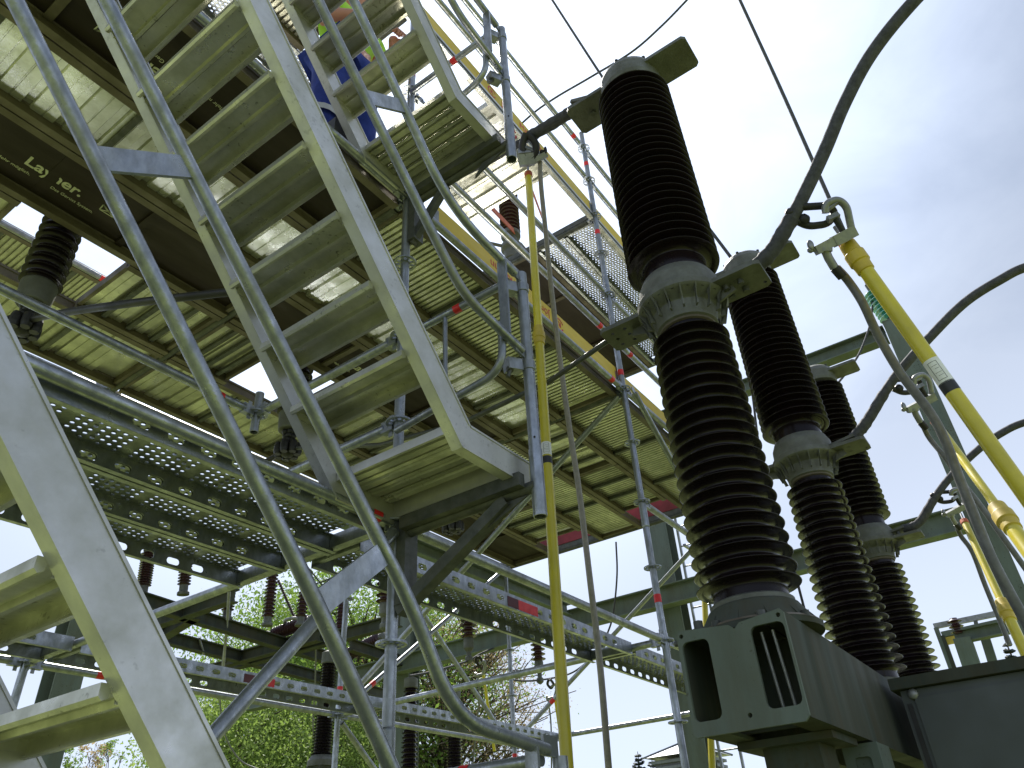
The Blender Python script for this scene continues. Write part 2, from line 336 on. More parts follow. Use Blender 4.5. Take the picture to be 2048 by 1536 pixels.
standard(XE, Y1, .12, L2+1.0, rz(-5,6), 'thin rear upright with two rosettes standing alone before the white sky', (L0-.12,))
standard(XF, Y0, .12, L2-.1, rz(-5,4), 'upright out to the left that ends the stair bay')
standard(XF, Y1, .12, L2-.1, rz(-5,4), 'rear upright out to the left that ends the back row')

def wedge(mb, p, d):          # the cast head that clips a tube to a rosette
    d = Vector(d).normalized(); p = Vector(p)
    mb.beam(p + d*.03, p + d*.10, .036, .058); mb.beam(p + d*.052 - Vector((0,0,.055)), p + d*.052 + Vector((0,0,.06)), .006, .022, up=d)
def ledger(p, q, label, bands=(), heads=True, name='scaffold_ledger', cat='scaffold tube', group='horizontal scaffold tubes', r=TR, m=None, half=.026, bm=None):
    p, q = Vector(p), Vector(q); d = (q-p).normalized(); m = m or GALV
    t = thing(name, label, cat, p, group)
    e = .085 if heads else 0
    part('tube', MB().tube([p+d*e, q-d*e], r, 18), m, t)
    if heads:
        for a, dd in ((p, d), (q, -d)):
            w = MB(); wedge(w, a, dd); part('wedge_head', w, GALV, t)
    for b in bands:
        c = p + d*b; part('tape_band', MB().lathe([(r+.001,-half),(r+.001,half)], c, d, 18, cap=False), bm or REDTAPE, t)
    return t
V = Vector
LEN = XA-XB
# lower level (walkway height)
ledger((XF,Y0,L0),(XB,Y0,L0), 'thick mottled ledger along the near edge of the lower walkway, left', (2.45,))
ledger((XB,Y0,L0),(XA,Y0,L0), 'long ledger with a red band running right from under the stair landing', (.42,))
ledger((XA,Y0,L0),(XE,Y0,L0), 'lower front ledger behind the grey steel box')
ledger((XB,Y0,L0),(XB,Y1,L0), 'transom carrying the ends of the lower perforated planks at the near upright')
ledger((XA,Y0,L0),(XA,Y1,L0), 'sunlit transom sloping across to the slender upright, under the right lower walkway')
ledger((XE,Y0,L0),(XE,Y1,L0), 'far end transom low in front of the white sky, right of the yellow pole')
ledger((XF,Y1,L0),(XB,Y1,L0), 'rear ledger at the far left under the lower walkway')
ledger((XB,Y1,L0),(XA,Y1,L0), 'rear ledger with a red band below the back walkway', (.47,))
ledger((XA,Y1,L0),(XE,Y1,L0), 'rear ledger below the far end of the back walkway')
# handrails of the near bay below the main deck
ST = V((XB, 3.19, L0+1))
ledger((XF,3.19,L0+1), ST, 'railing tube with a red band ending at the short stub post', (2.32,))
ledger((XB,Y0,L0+1), ST, 'short cross tube from the near upright to the stub post')
ledger((XB,Y0,L0+.5), (XB,3.19,L0+.5), 'short lower cross tube behind the stair stringer')
standard(XB, 3.19, L0+.88, L0+1.14, [L0+1.0], 'short stub post hanging where the red banded railing ends')
ledger((XA,Y0,L0+1),(XE,Y0,L0+1), 'middle railing tube running right from the slender upright behind the insulator')
# main deck level
def transom(x, L, label, y0=Y0, y1=Y1):
    t = thing('deck_transom', label, 'scaffold transom', (x,y0,L), 'transoms under the decks')
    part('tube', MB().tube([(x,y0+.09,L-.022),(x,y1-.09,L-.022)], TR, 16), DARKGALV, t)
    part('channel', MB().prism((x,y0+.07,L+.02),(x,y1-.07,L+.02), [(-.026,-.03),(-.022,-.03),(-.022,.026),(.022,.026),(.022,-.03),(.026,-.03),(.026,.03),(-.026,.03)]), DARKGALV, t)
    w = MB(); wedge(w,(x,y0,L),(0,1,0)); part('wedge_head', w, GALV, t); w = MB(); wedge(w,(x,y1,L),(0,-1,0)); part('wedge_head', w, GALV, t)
    return t
transom(XB, L2, 'dark transom under the main deck meeting the near upright')
transom(XA, L2, 'dark transom under the main deck meeting the slender upright')
transom(XE, L2, 'far end transom closing the main deck above the white sky')
transom(XF, L2, 'transom under the main deck out to the left')
ledger((XF,Y0,L2),(XB,Y0,L2), 'ledger at the front edge of the main deck behind the upper stair')
ledger((XB,Y0,L2),(XA,Y0,L2), 'ledger with a red band under the lower yellow toe board', (2.37,))
ledger((XA,Y0,L2),(XE,Y0,L2), 'ledger under the lower yellow toe board beyond the slender upright')
ledger((XF,Y1,L2),(XB,Y1,L2), 'rear main deck ledger at the left', (1.3,))
ledger((XB,Y1,L2),(XA,Y1,L2), 'rear main deck ledger behind the near upright')
ledger((XA,Y1,L2),(XE,Y1,L2), 'rear main deck ledger at the far end')
for L, nm in ((L2, 'main'), (L4, 'top')):
    ledger((XB,Y0,L+.5),(XA,Y0,L+.5), 'lower guardrail of the %s deck left of the slender upright' % nm, (2.3,) if L == L2 else ())
    ledger((XB,Y0,L+1),(XA,Y0,L+1), 'upper guardrail of the %s deck left of the slender upright' % nm, (2.36,) if L == L4 else ())
    ledger((XA,Y0,L+.5),(XE,Y0,L+.5), 'lower guardrail of the %s deck right of the slender upright' % nm, (.25,) if L == L2 else ())
    ledger((XA,Y0,L+1),(XE,Y0,L+1), 'upper guardrail of the %s deck right of the slender upright' % nm)
ledger((XF,Y0,L4+1),(XB,Y0,L4+1), 'upper guardrail of the top deck over the stair', (2.42,))
ledger((XF,Y0,L4+.5),(XB,Y0,L4+.5), 'lower guardrail of the top deck over the stair')
transom(XB, L4, 'transom of the top deck over the stair', Y0, 4.2)
transom(XA, L4, 'pale transom of the top deck ending at the slender upright', Y0, 4.2)
transom(XE, L4, 'far end transom of the top deck', Y0, 4.2)
standard(XE, 4.2, L2, L4+.1, [L4], 'upright behind the far end of the top deck')
standard(XA, 4.2, L2, L4+.1, [L4], 'upright behind the middle of the top deck')
standard(XB, 4.2, L2, L4+.1, [L4], 'upright behind the top deck over the stair')
# braces
def brace(p, q, label, bands=(), r=TR):
    p, q = V(p), V(q); d = (q-p).normalized(); t = thing('diagonal_brace', label, 'diagonal brace', p, 'diagonal scaffold braces')
    part('tube', MB().tube([p, q], r, 16), GALV, t)
    for a, s in ((p, 1), (q, -1)):
        part('end_lug', MB().beam(a - d*s*.05, a + d*s*.03, .012, .05), GALV, t)
    for b in bands: part('tape_band', MB().lathe([(r+.001,-.03),(r+.001,.03)], p+d*b, d, 16, cap=False), REDTAPE, t)
brace((XB-.04,Y0-.03,L0-.06),(.50,Y0-.03,.93), 'thick near brace dropping left from the near upright')
brace((XA+.05,Y0-.07,L2-.04),(XE-.05,Y0-.07,L0+.06), 'brace dropping right from the slender upright behind the insulators')
brace((XA+.05,Y1,L0+.05),(XE-.05,Y1,L2-.05), 'far brace rising right with a red band near its foot', (.42,))
brace((XA+.05,Y1+.06,L2-.05),(XE-.05,Y1+.06,L0+.05), 'far brace falling right across the pale brown tree')
brace((XE,Y0+.05,L2-.05),(XE,Y1-.05,L0+.05), 'end brace with a red band crossing the white sky right of the yellow pole', (2.95,))
brace((XA,Y0+.05,L2-.05),(XA,Y1-.05,L0+.08), 'brace under the main deck dropping left from the slender upright')
brace((XA+.05,Y1,L0-.06),(XE-.1,Y1,.96), 'low brace with a red band crossing in front of the green bush', (.62,))
brace((XB+.3,Y1,L2-.06),(XB+.3,3.6,L0+.5), 'short brace seen through the deck opening beside the stub post')

# ------------------------------------------------------------------ decks
DL = LEN-.05
def side_beams(t, x0, L, y0, y1, m, h=.078, w=.045, lo=-.048):
    for y in (y0+w/2, y1-w/2):
        prof = [(-w/2,lo),(w/2,lo),(w/2,lo+.012),(w/2-.008,lo+.016),(w/2-.008,lo+h-.02),(w/2,lo+h-.016),(w/2,lo+h),(-w/2,lo+h),(-w/2,lo+h-.016),(-w/2+.008,lo+h-.02),(-w/2+.008,lo+.016),(-w/2,lo+.012)]
        part('side_beam', MB().prism((x0,y,L),(x0+t['len'],y,L), prof), m, t)
    for x in (x0+.012, x0+t['len']-.012):
        part('end_cap', MB().box((x-.012,y0+w,L+lo+.02),(x+.012,y1-w,L+lo+h)), m, t)
def base_deck(name, x0, y0, L, ln, label, group):
    t = thing(name, label, 'scaffold deck', (x0,y0,L), group); t['len'] = ln; return t
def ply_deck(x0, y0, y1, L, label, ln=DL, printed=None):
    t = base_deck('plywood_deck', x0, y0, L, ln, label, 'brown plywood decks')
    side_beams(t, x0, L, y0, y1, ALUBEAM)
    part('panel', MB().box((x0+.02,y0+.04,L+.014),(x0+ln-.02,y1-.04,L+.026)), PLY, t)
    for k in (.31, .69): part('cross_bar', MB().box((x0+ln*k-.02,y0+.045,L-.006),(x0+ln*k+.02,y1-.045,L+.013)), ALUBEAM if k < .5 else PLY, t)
    if printed:
        x, y, turned = printed; zz = L+.0128; sg = -1 if turned else 1; ex, ey = V((sg,0,0)), V((0,-sg,0))
        for s, sz, dx, dy, b in (('Layher.', .104, -.03, 0, True), ('Mehr möglich.', .030, -.14, -.06, False), ('Das Gerüst System.', .030, .14, -.06, False)):
            part('lettering', text_mesh('lettering', s, sz, None, (x+dx*sg, y-dy*sg, zz), ex, ey, b), PRINT, t)
        lg = MB(); w, h = .085, .05; o = V((x+.39*sg, y, zz)); P = lambda a, b: o + ex*a + ey*b       # emblem: box with a bow of lines and a dot
        for a, b in (((0,0),(w,0)),((w,0),(w*1.05,h)),((w*1.05,h),(w*.5,h*.35)),((w*.5,h*.35),(-.005,h)),((-.005,h),(0,0)),((0,0),(w*1.05,h)),((w,0),(-.005,h))):
            lg.beam(P(*a), P(*b), .006, .0012)
        lg.ball(P(w*.5,h*.85), .008, 8, (1,1,.06)); part('emblem', lg, PRINT, t)
        part('stain_strip', MB().box((x+.112*sg-.026,y0+.05,L+.0108),(x+.112*sg+.026,y1-.05,L+.0128)), PLY, t)
    return t
def rib_profile(ln, pitch, dep):
    pts = []; n = int(ln/pitch)
    for i in range(n):
        x = i*pitch; pts += [(x, 0), (x+pitch*.58, 0), (x+pitch*.63, dep), (x+pitch*.95, dep)]
    return pts + [(ln, 0)]
def corr_deck(x0, y0, y1, L, label, ln=DL, m=None):
    t = base_deck('corrugated_deck', x0, y0, L, ln, label, 'finely ribbed aluminium decks')
    side_beams(t, x0, L, y0, y1, ALUBEAM)
    pr = rib_profile(ln-.04, .041, .021); mb = MB()
    vs = [(x0+.02+a, y, L+.005+b) for y in (y0+.04, y1-.04) for a, b in pr]; n = len(pr)
    mb.add(vs, [(i, i+1, n+i+1, n+i) for i in range(n-1)]); mb.box((x0+.02,y0+.04,L+.0275),(x0+ln-.02,y1-.04,L+.0295))
    part('ribbed_panel', mb, m or ALUD, t)
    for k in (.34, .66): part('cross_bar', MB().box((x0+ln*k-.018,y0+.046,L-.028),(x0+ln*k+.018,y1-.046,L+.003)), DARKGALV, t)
    return t
BOARD = {}
def alu_deck(x0, y0, y1, L, label, ln=DL, m=None):
    m = m or ALUD; t = base_deck('aluminium_board_deck', x0, y0, L, ln, label, 'decks of broad aluminium boards')
    side_beams(t, x0, L, y0, y1, ALUBEAM); w = round(y1-y0-.08, 3); key = (w, m.name); p = .157
    if key not in BOARD:
        pr = [(0,.016),(.006,.0),(.060,.0),(.063,.005),(.067,.005),(.070,.0),(.118,.0),(.124,.017),(.155,.017),(.155,.022),(0,.022)]
        mb = MB(); mb.prism((0,0,0),(0,w,0), [(-a,b) for a, b in pr][::-1]); mb.v = [V((-v.x if v.x < 0 else v.x, v.y, v.z)) for v in mb.v]
        BOARD[key] = mb.mesh('board', m)
    part('top_sheet', MB().box((x0+.02,y0+.04,L+.0235),(x0+ln-.02,y1-.04,L+.028)), m, t)
    for i in range(int((ln-.03)/p)): link('board', BOARD[key], t, (.015+i*p, .04, random.uniform(-.0015,.0015)))
    for k in (.26, .52, .78): part('cross_bar', MB().box((x0+ln*k-.015,y0+.046,L-.03),(x0+ln*k+.015,y1-.046,L-.004)), DARKGALV, t)
    return t
# perforated steel plank
def perf_panel(ln, w, px, py, r, skip):
    mb = MB(); nx, ny = int(ln/px), int(w/py); ox, oy = (ln-nx*px)/2, (w-ny*py)/2
    for i in range(nx):
        for j in range(ny):
            x, y = ox+i*px, oy+j*py
            hole = not (skip and i % skip == skip-1) and not (skip and j in (0, ny-1) and i % 2)
            if not hole: mb.add([(x,y,0),(x+px,y,0),(x+px,y+py,0),(x,y+py,0)], [(0,1,2,3)]); continue
            cx, cy = x+px/2, y+py/2 + (py*.17 if i % 2 else -py*.17)
            O = [(x+px,cy),(x+px,y+py),(cx,y+py),(x,y+py),(x,cy),(x,y),(cx,y),(x+px,y)]
            I = [(cx+r*math.cos(k*math.pi/4), cy+r*math.sin(k*math.pi/4)) for k in range(8)]
            vs = [(a,b,0) for a, b in O] + [(a,b,0) for a, b in I] + [(cx+(a-cx)*.93, cy+(b-cy)*.93, -.004) for a, b in I]
            mb.add(vs, [(k,(k+1)%8,8+(k+1)%8,8+k) for k in range(8)] + [(8+k,8+(k+1)%8,16+(k+1)%8,16+k) for k in range(8)])
    return mb
def slot_rail(ln, h, pitch, sw, sh):
    holes = []; x = .16
    while x < ln-.16:
        if abs(x-ln*.5) > .14: holes.append(rrect(x, h*.46, sw, sh, sh*.48, 3))
        x += pitch
    return MB().plate([(0,0),(ln,0),(ln,h),(0,h)], holes, .0025, (0,0,0), (1,0,0), (0,0,1))
PERF = perf_panel(DL-.1, .30, .0305, .0333, .0088, 8).mesh('perforated_panel', GALV)
PERFD = perf_panel(DL-.1, .30, .030, .033, .0100, 0).mesh('perforated_panel', GALV)
RAIL = slot_rail(DL, .078, .125, .062, .030).mesh('slotted_side_rail', GALV)
LIP = MB().box((0,-.012,-.0015),(DL,.012,.0015)).mesh('folded_lip', GALV)
EYE = MB().plate(rrect(0,0,.07,.036,.017), [rrect(0,0,.058,.026,.012)], .006, (0,0,0), (1,0,0), (0,0,1)).mesh('pressed_eye', DARKGALV)
def steel_deck(x0, y0, L, label, tapes=(), dense=False, group='perforated steel planks', w=.31):
    t = thing('perforated_deck', label, 'scaffold deck', (x0,y0,L), group)
    link('perforated_panel', PERFD if dense else PERF, t, (.05,.005,.028))
    for y, s in ((0,1),(w,-1)):
        link('slotted_side_rail', RAIL, t, (0,y,-.048)); link('folded_lip', LIP, t, (0,y+s*.012,-.0475)); link('folded_lip', LIP, t, (0,y+s*.012,.0285))
    for x in (.012, DL-.012): part('end_cap', MB().box((x0+x-.014,y0+.004,L-.03),(x0+x+.014,y0+w-.004,L+.03)), GALV, t)
    for x, a, dk in tapes:
        part('tape_label', MB().box((x0+x,y0-.0035,L-.042),(x0+x+a,y0-.0015,L+.012)), DARKTAPE if dk else REDTAPE, t)
    return t
S = .025
for i, (y, lab) in enumerate(((2.115,'perforated plank of the lower left walkway nearest the stair'),(2.435,'middle perforated plank of the lower left walkway'),(2.755,'farthest perforated plank of the lower left walkway, its edge with big oval holes'))):
    steel_deck(XF+S, y, L0, lab, group='planks of the lower left walkway')
steel_deck(XB+S, 2.31, L0, 'single perforated plank with a red sticker running right under the long ledger', ((1.10,.10,True),(1.20,.19,False)))
steel_deck(XA+S, 2.31, L0, 'perforated plank ending behind the grey steel box')
steel_deck(XF+S, 4.56, L0, 'back perforated plank at the far left edge')
steel_deck(XB+S, 4.56, L0, 'back perforated plank with a red and dark sticker before the trees', ((1.13,.10,True),(1.23,.16,False)))
steel_deck(XA+S, 4.56, L0, 'back perforated plank with an orange sticker ending right of the yellow pole', ((.95,.26,False),))
# main deck, left bay
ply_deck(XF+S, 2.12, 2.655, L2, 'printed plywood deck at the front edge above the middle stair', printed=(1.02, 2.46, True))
alu_deck(XF+S, 2.665, 3.165, L2, 'pale board deck at the upper left between two plywood decks', m=ALUREFL)
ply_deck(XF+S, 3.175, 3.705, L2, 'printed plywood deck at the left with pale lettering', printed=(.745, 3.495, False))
alu_deck(XF+S, 3.715, 4.36, L2, 'green lit board deck left of the hanging insulator', ln=.83-XF-S)
alu_deck(1.47, 3.715, 4.36, L2, 'green lit board deck right of the leftmost hanging insulator', ln=XB-S-1.47)
alu_deck(XF+S, 4.37, 5.02, L2, 'rearmost green lit board deck over the lower walkway')
# main deck, middle bay
corr_deck(XB+S, 2.13, 2.70, L2, 'finely ribbed front deck behind the lower yellow toe board')
alu_deck(XB+S, 2.71, 3.20, L2, 'board deck behind the middle stair stringer with dark painted-in reflections', m=ALUREFL)
ply_deck(XB+S, 3.21, 3.705, L2, 'plywood deck seen through the middle stair, lettering at the near upright', printed=(3.13, 3.53, False))
alu_deck(XB+S, 3.715, 4.36, L2, 'short green board deck left of the deck opening', ln=.44)
alu_deck(3.20, 3.715, 4.36, L2, 'green board deck right of the deck opening', ln=4.38-3.20)
alu_deck(XB+S, 4.37, 5.02, L2, 'rearmost board deck beyond the near upright')
# main deck, right bay
corr_deck(XA+S, 2.13, 2.70, L2, 'finely ribbed front deck beside the slender upright')
alu_deck(XA+S, 2.71, 3.23, L2, 'board deck beyond the slender upright, second from the front', ln=1.0)
corr_deck(XA+S+1.01, 2.71, 3.23, L2, 'short ribbed deck beyond the slender upright', ln=6.80-XA-S-1.01)
corr_deck(XA+S, 3.24, 3.78, L2, 'ribbed deck in the middle of the far bay')
alu_deck(5.05, 3.79, 4.42, L2, 'board deck of the far bay in front of the rear plywood', ln=.95)
corr_deck(6.02, 3.79, 4.42, L2, 'short ribbed deck at the far end with the red board above', ln=6.87-6.02)
ply_deck(XA+S, 4.43, 5.02, L2, 'rear plywood deck at the far end with no lettering')
# top deck
corr_deck(XF+S, 2.30, 2.95, L4, 'ribbed top deck over the stair with orange end marks', ln=2.26)
corr_deck(.55, 5.20, 5.75, L2+1, 'ribbed rear deck seen through the opening round the left insulator', ln=1.75)
ledger((XF,5.175,L2+.97),(XB,5.175,L2+.97), 'tube with a red band at the upper left, seen through the deck opening', (2.3,))
steel_deck(XF+S+.35, 2.965, L4, 'perforated plank seen through the upper stair beside the worker', dense=True)
t = thing('aluminium_board_deck', 'silver cross boards of the top deck above the yellow pole', 'scaffold deck', (3.1,2.1,L4), 'decks of broad aluminium boards')
for i in range(3):
    x = 3.10+i*.306
    part('board', MB().prism((x+.15,2.10,L4),(x+.15,3.06,L4), [(-.148,.03),(-.148,-.03),(-.12,-.03),(-.12,-.012),(-.03,-.006),(-.03,-.028),(.03,-.028),(.03,-.006),(.12,-.012),(.12,-.03),(.148,-.03),(.148,.03)]), ALUREFL, t)
for a_, b_, lab in ((XF+.05,XB-.03,'aluminium edge profile over the stair at the top deck'),(XB+.03,XA-.03,'aluminium edge profile below the upper yellow toe board'),(XA+.03,XE-.03,'aluminium edge profile in front of the mesh planks')):
    t = thing('edge_profile', lab, 'edge profile', (a_,2.103,L4), 'aluminium edge profiles')
    part('profile', MB().prism((a_,2.103,L4),(b_,2.103,L4), [(-.020,-.045),(.020,-.045),(.020,.042),(-.020,.042)]), ALU, t)
    part('groove_strip', MB().box((a_,2.078,L4-.012),(b_,2.0825,L4+.006)), DARKGALV, t)  # raised dark strip painted in for the shade inside the groove
steel_deck(XA+S, 2.125, L4, 'front fine mesh plank of the top deck right of the slender upright', dense=True, group='mesh planks of the top deck')
steel_deck(XA+S, 2.445, L4, 'second fine mesh plank of the top deck beside the brown panel', dense=True, group='mesh planks of the top deck')
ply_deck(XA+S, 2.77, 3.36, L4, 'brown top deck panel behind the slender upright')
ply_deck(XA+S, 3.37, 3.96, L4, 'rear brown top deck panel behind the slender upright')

# toe boards
def toe_board(x0, x1, y, L, label, m=YELBOARD, texts=(), flip=False, h=.15):
    t = thing('toe_board', label, 'toe board', (x0,y,L), 'toe boards')
    part('board', MB().box((x0,y,L+.045),(x1,y+.03,L+.045+h)), m, t)
    for x in (x0+.004, x1-.004): part('end_fitting', MB().box((x-.02,y-.003,L+.06),(x+.02,y+.033,L+.17)), GALV, t)
    for s, sz, x, z in texts:
        ex, ey = (V((-1,0,0)), V((0,0,-1))) if flip else (V((1,0,0)), V((0,0,1)))
        part('lettering', text_mesh('lettering', s, sz, None, (x, y-.0012, L+z), ex, ey), REDPRINT, t)
    return t
def round_logo(t, x, y, z, flip):
    mb = MB(); s = -1 if flip else 1
    mb.tube([(x+.05*math.cos(a), y-.001, z+.05*math.sin(a)) for a in [math.pi*2*k/24*.86+.4 for k in range(25)]], .0065, 6); mb.v = [V((v.x, y-.0015+(v.y-y)*.12, v.z)) for v in mb.v]
    part('emblem', mb, REDPRINT, t)
    part('lettering', text_mesh('lettering', 'R', .065, None, (x-.022*s, y-.0014, z-.023*s), V((s,0,0)), V((0,0,s)), True), REDPRINT, t)
t = toe_board(XB+.28, XA-.03, 2.102, L2, 'lower yellow toe board with red upside down lettering', texts=(('Jörg', .095, 3.70, .165), ('Mörkmann', .095, 3.40, .165)), flip=True, h=.17); round_logo(t, 3.83, 2.102, L2+.130, True)
toe_board(XA+.03, XE-.03, 2.102, L2, 'lower yellow toe board beyond the slender upright')
t = toe_board(XB+.03, XA-.03, 2.090, L4, 'upper yellow toe board with red lettering above the yellow pole', texts=(('Jörg', .10, 3.24, .085), ('Mörkmann', .10, 3.50, .085))); round_logo(t, 3.11, 2.090, L4+.12, False)
toe_board(XA+.03, XE-.03, 2.090, L4, 'upper yellow toe board over the mesh planks at the far end')
toe_board(XF+.03, XB-.03, 2.090, L4, 'upper yellow toe board over the stair')
toe_board(XB+.03, XA-.03, 5.07, L2, 'rear yellow toe board glimpsed over the lower ledger', YELBOARD)
t = thing('toe_board', 'dark red end board of the main deck above the white sky', 'toe board', (XE+.06,Y0,L2)); part('board', MB().box((XE-.035,Y0+.1,L2+.05),(XE-.008,Y1-.1,L2+.20)), REDBOARD, t)

# ------------------------------------------------------------------ stairs
YS0, YS1 = 1.43, 2.10            # outer faces of the two stringers
SL = 1.135                        # rise per run
def stringer_path(L, dz=0):       # lower edge of a stringer at walkway level L
    return [(2.225, L-.02), (1.800, L-.02), (1.800-(2.0)/SL, L+1.98), (-.415, L+1.98)]
STW = .045
def stringer(L, y0, y1, dz, end=2.225):
    pth = stringer_path(L); pth[0] = (end, pth[0][1]); h = .112; hv = h*math.sqrt(1+SL*SL)    # vertical depth on the slope
    lo = [V((x, 0, z+dz)) for x, z in pth]
    k = (hv-h)/SL                 # where the upper edge turns
    hi = [V((lo[0].x,0,lo[0].z+h)), V((lo[1].x+ (hv-h)/SL*1.0 ,0,lo[1].z+h)), V((lo[2].x+(hv-h)/SL,0,lo[2].z+h)), V((lo[3].x,0,lo[3].z+h))]
    mb = MB(); ring = lo + hi[::-1]
    for a in range(3):
        q = [lo[a], lo[a+1], hi[a+1], hi[a]]
        mb.add([V((p.x,y0,p.z)) for p in q]+[V((p.x,y1,p.z)) for p in q], [(0,1,2,3),(7,6,5,4),(0,4,5,1),(3,2,6,7)])
    for a in (0, 3):
        mb.add([V((lo[a].x,y0,lo[a].z)),V((lo[a].x,y1,lo[a].z)),V((hi[a].x,y1,hi[a].z)),V((hi[a].x,y0,hi[a].z))], [(0,1,2,3) if a else (3,2,1,0)])
    # thin raised rims along both edges of the outer face
    for e, s in ((lo, 1), (hi, -1)):
        for a in range(3):
            d = (e[a+1]-e[a]).normalized(); up = V((-d.z,0,d.x)); up = up if up.z*s > 0 else -up
            mb.beam(V((e[a].x,y0-.001,e[a].z))+up*.004, V((e[a+1].x,y0-.001,e[a+1].z))+up*.004, .005, .008, up=up)
    return mb
def tread_profile():
    return [(-.086,.0),(.086,.0),(.086,-.042),(.080,-.050),(.066,-.050),(.066,-.044),(.074,-.042),(.074,-.008),(.018,-.006),(.012,-.020),(.0,-.020),(-.006,-.006),(-.064,-.008),(-.066,-.026),(-.078,-.032),(-.086,-.024)]
TREAD = MB().prism((0,0,0),(0,YS1-YS0-2*STW,0), tread_profile()).mesh('tread', ALUD)
BRK = MB().box((-.05,0,-.03),(.05,.004,.0)).mesh('tread_bracket', ALU)
def landing(x0, x1, z, y0, y1, t):
    n = 4; w = (x1-x0)/n
    for i in range(n):
        x = x0+i*w+w/2; a = w/2-.0008
        part('landing_board', MB().prism((x,y0,z),(x,y1,z), [(-a,0),(-a,-.016),(-a+.014,-.019),(-a+.020,-.004),(-.022,-.007),(-.015,-.026),(.015,-.026),(.022,-.007),(a-.010,-.004),(a-.006,-.011),(a,-.010),(a,0)]), ALUD, t)
    part('hook_beam', MB().prism((x1+.012,y0-.02,z-.01),(x1+.012,y1+.02,z-.01), [(-.012,.012),(-.012,-.075),(.055,-.075),(.055,-.06),(.004,-.055),(.004,.012)]), ALU, t)
    part('front_lip', MB().box((x0-.012,y0,z-.032),(x0,y1,z+.004)), ALU, t)
def flight(L, label, dz=0.0, ts=0.0):
    t = thing('stair_flight', label, 'stair flight', (2.2,YS0,L), 'aluminium stair flights')
    part('stringer', stringer(L, YS0, YS0+STW, dz), ALU, t)
    part('stringer', stringer(L, YS1-STW, YS1, dz, 2.12), ALU, t)
    for k in range(1, 10):
        z = L+dz+.075+.2*k+ts; x = 1.80-(.2*k+.01+ts)/SL
        o = link('tread', TREAD, t, (x-2.2, STW, z-L)); link('tread_bracket', BRK, o, (0,.001,-.004)); link('tread_bracket', BRK, o, (0,YS1-YS0-2*STW-.005,-.004))
    landing(1.80, 2.115, L+dz+.088, YS0+STW+.002, YS1-STW-.002, t)
    landing(-.40, 1.80-2/SL, L+dz+2.088, YS0+STW+.002, YS1-STW-.002, t)
    return t
flight(L0-2, 'nearest aluminium stair flight whose big pale stringer fills the lower left corner', -.10, .075)
flight(L0, 'middle aluminium stair flight with nine undersides of treads across the dark deck')
flight(L2, 'uppermost aluminium stair flight with the worker behind its treads')

# guard railing of each flight: two bent tubes, flat connecting bars
YG = 1.362
def guard(L, up, lo, bars, label):
    t = thing('stair_guardrail', label, 'stair railing', (2.1,YG,L), 'bent tube stair railings')
    part('top_rail', MB().tube(fillet([(x,YG,z) for x, z in up], .22, 8), .0195, 16), GALV, t)
    part('mid_rail', MB().tube(fillet([(x,YG,z) for x, z in lo], .22, 8), .0195, 16), GALV, t)
    for a, b in bars: part('connecting_bar', MB().beam((a[0],YG,a[1]),(b[0],YG,b[1]), .012, .062), GALV, t)
    # hooked end pieces and the bent end frame
    zu, zl = up[-1][1], lo[-1][1]; x = 2.10
    part('end_bar', MB().beam((2.02,YG,zu),(2.02,YG,zl+.02), .045, .012, up=(1,0,0)), GALV, t)
    part('hook_plate', MB().beam((2.08,YG,zu+.012),(2.165,YG+.004,zu+.012), .010, .06), GALV, t); part('hook_plate', MB().beam((2.08,YG,zl),(2.165,YG+.004,zl-.004), .010, .05), GALV, t)
    part('end_hoop', MB().tube(fillet([(2.03,YG+.03,zl+.10),(2.03,YG+.03,zl-.14),(2.10,2.04,zl-.14)], .13, 8), .017, 14), GALV, t)
    part('end_rail', MB().tube([(2.13,YG+.04,zu-.02),(2.13,2.05,zu-.02)], .0195, 14).tube([(2.13,1.78,zu-.03),(2.13,1.78,zl-.14)], .011, 10), GALV, t)
    part('tape_band', MB().lathe([(.0208,-.02),(.0208,.02)], (2.13,1.70,zu-.02), (0,1,0), 14, cap=False), REDTAPE, t)
guard(L0-2, [(-.42,4.02),(-.05,3.90),(1.50,2.235),(1.66,1.985),(2.10,1.948)], [(-.42,3.62),(-.10,3.57),(1.169,2.172),(1.55,1.70),(1.72,1.51),(2.13,1.48)], [((.405,3.03),(.600,3.185)),((1.165,2.18),(1.372,2.365))], 'nearest stair railing of two thick tubes crossing the left half of the photo')
guard(L0, [(-.42,6.0),(-.10,5.95),(1.36,4.306),(1.66,3.945),(2.12,3.905)], [(-.42,5.62),(-.16,5.56),(1.22,4.06),(1.60,3.665),(1.74,3.525),(2.13,3.475)], [((1.175,4.13),(1.365,4.285))], 'middle stair railing ending at the bluish post beside the yellow pole')
guard(L2, [(-.42,8.0),(-.10,7.95),(1.36,6.306),(1.66,5.945),(2.12,5.905)], [(-.42,7.62),(-.16,7.56),(1.22,6.06),(1.60,5.665),(1.74,5.525),(2.13,5.475)], [((.6,4.9+1.9),(.78,6.95))], 'uppermost stair railing curving down to the upper post')
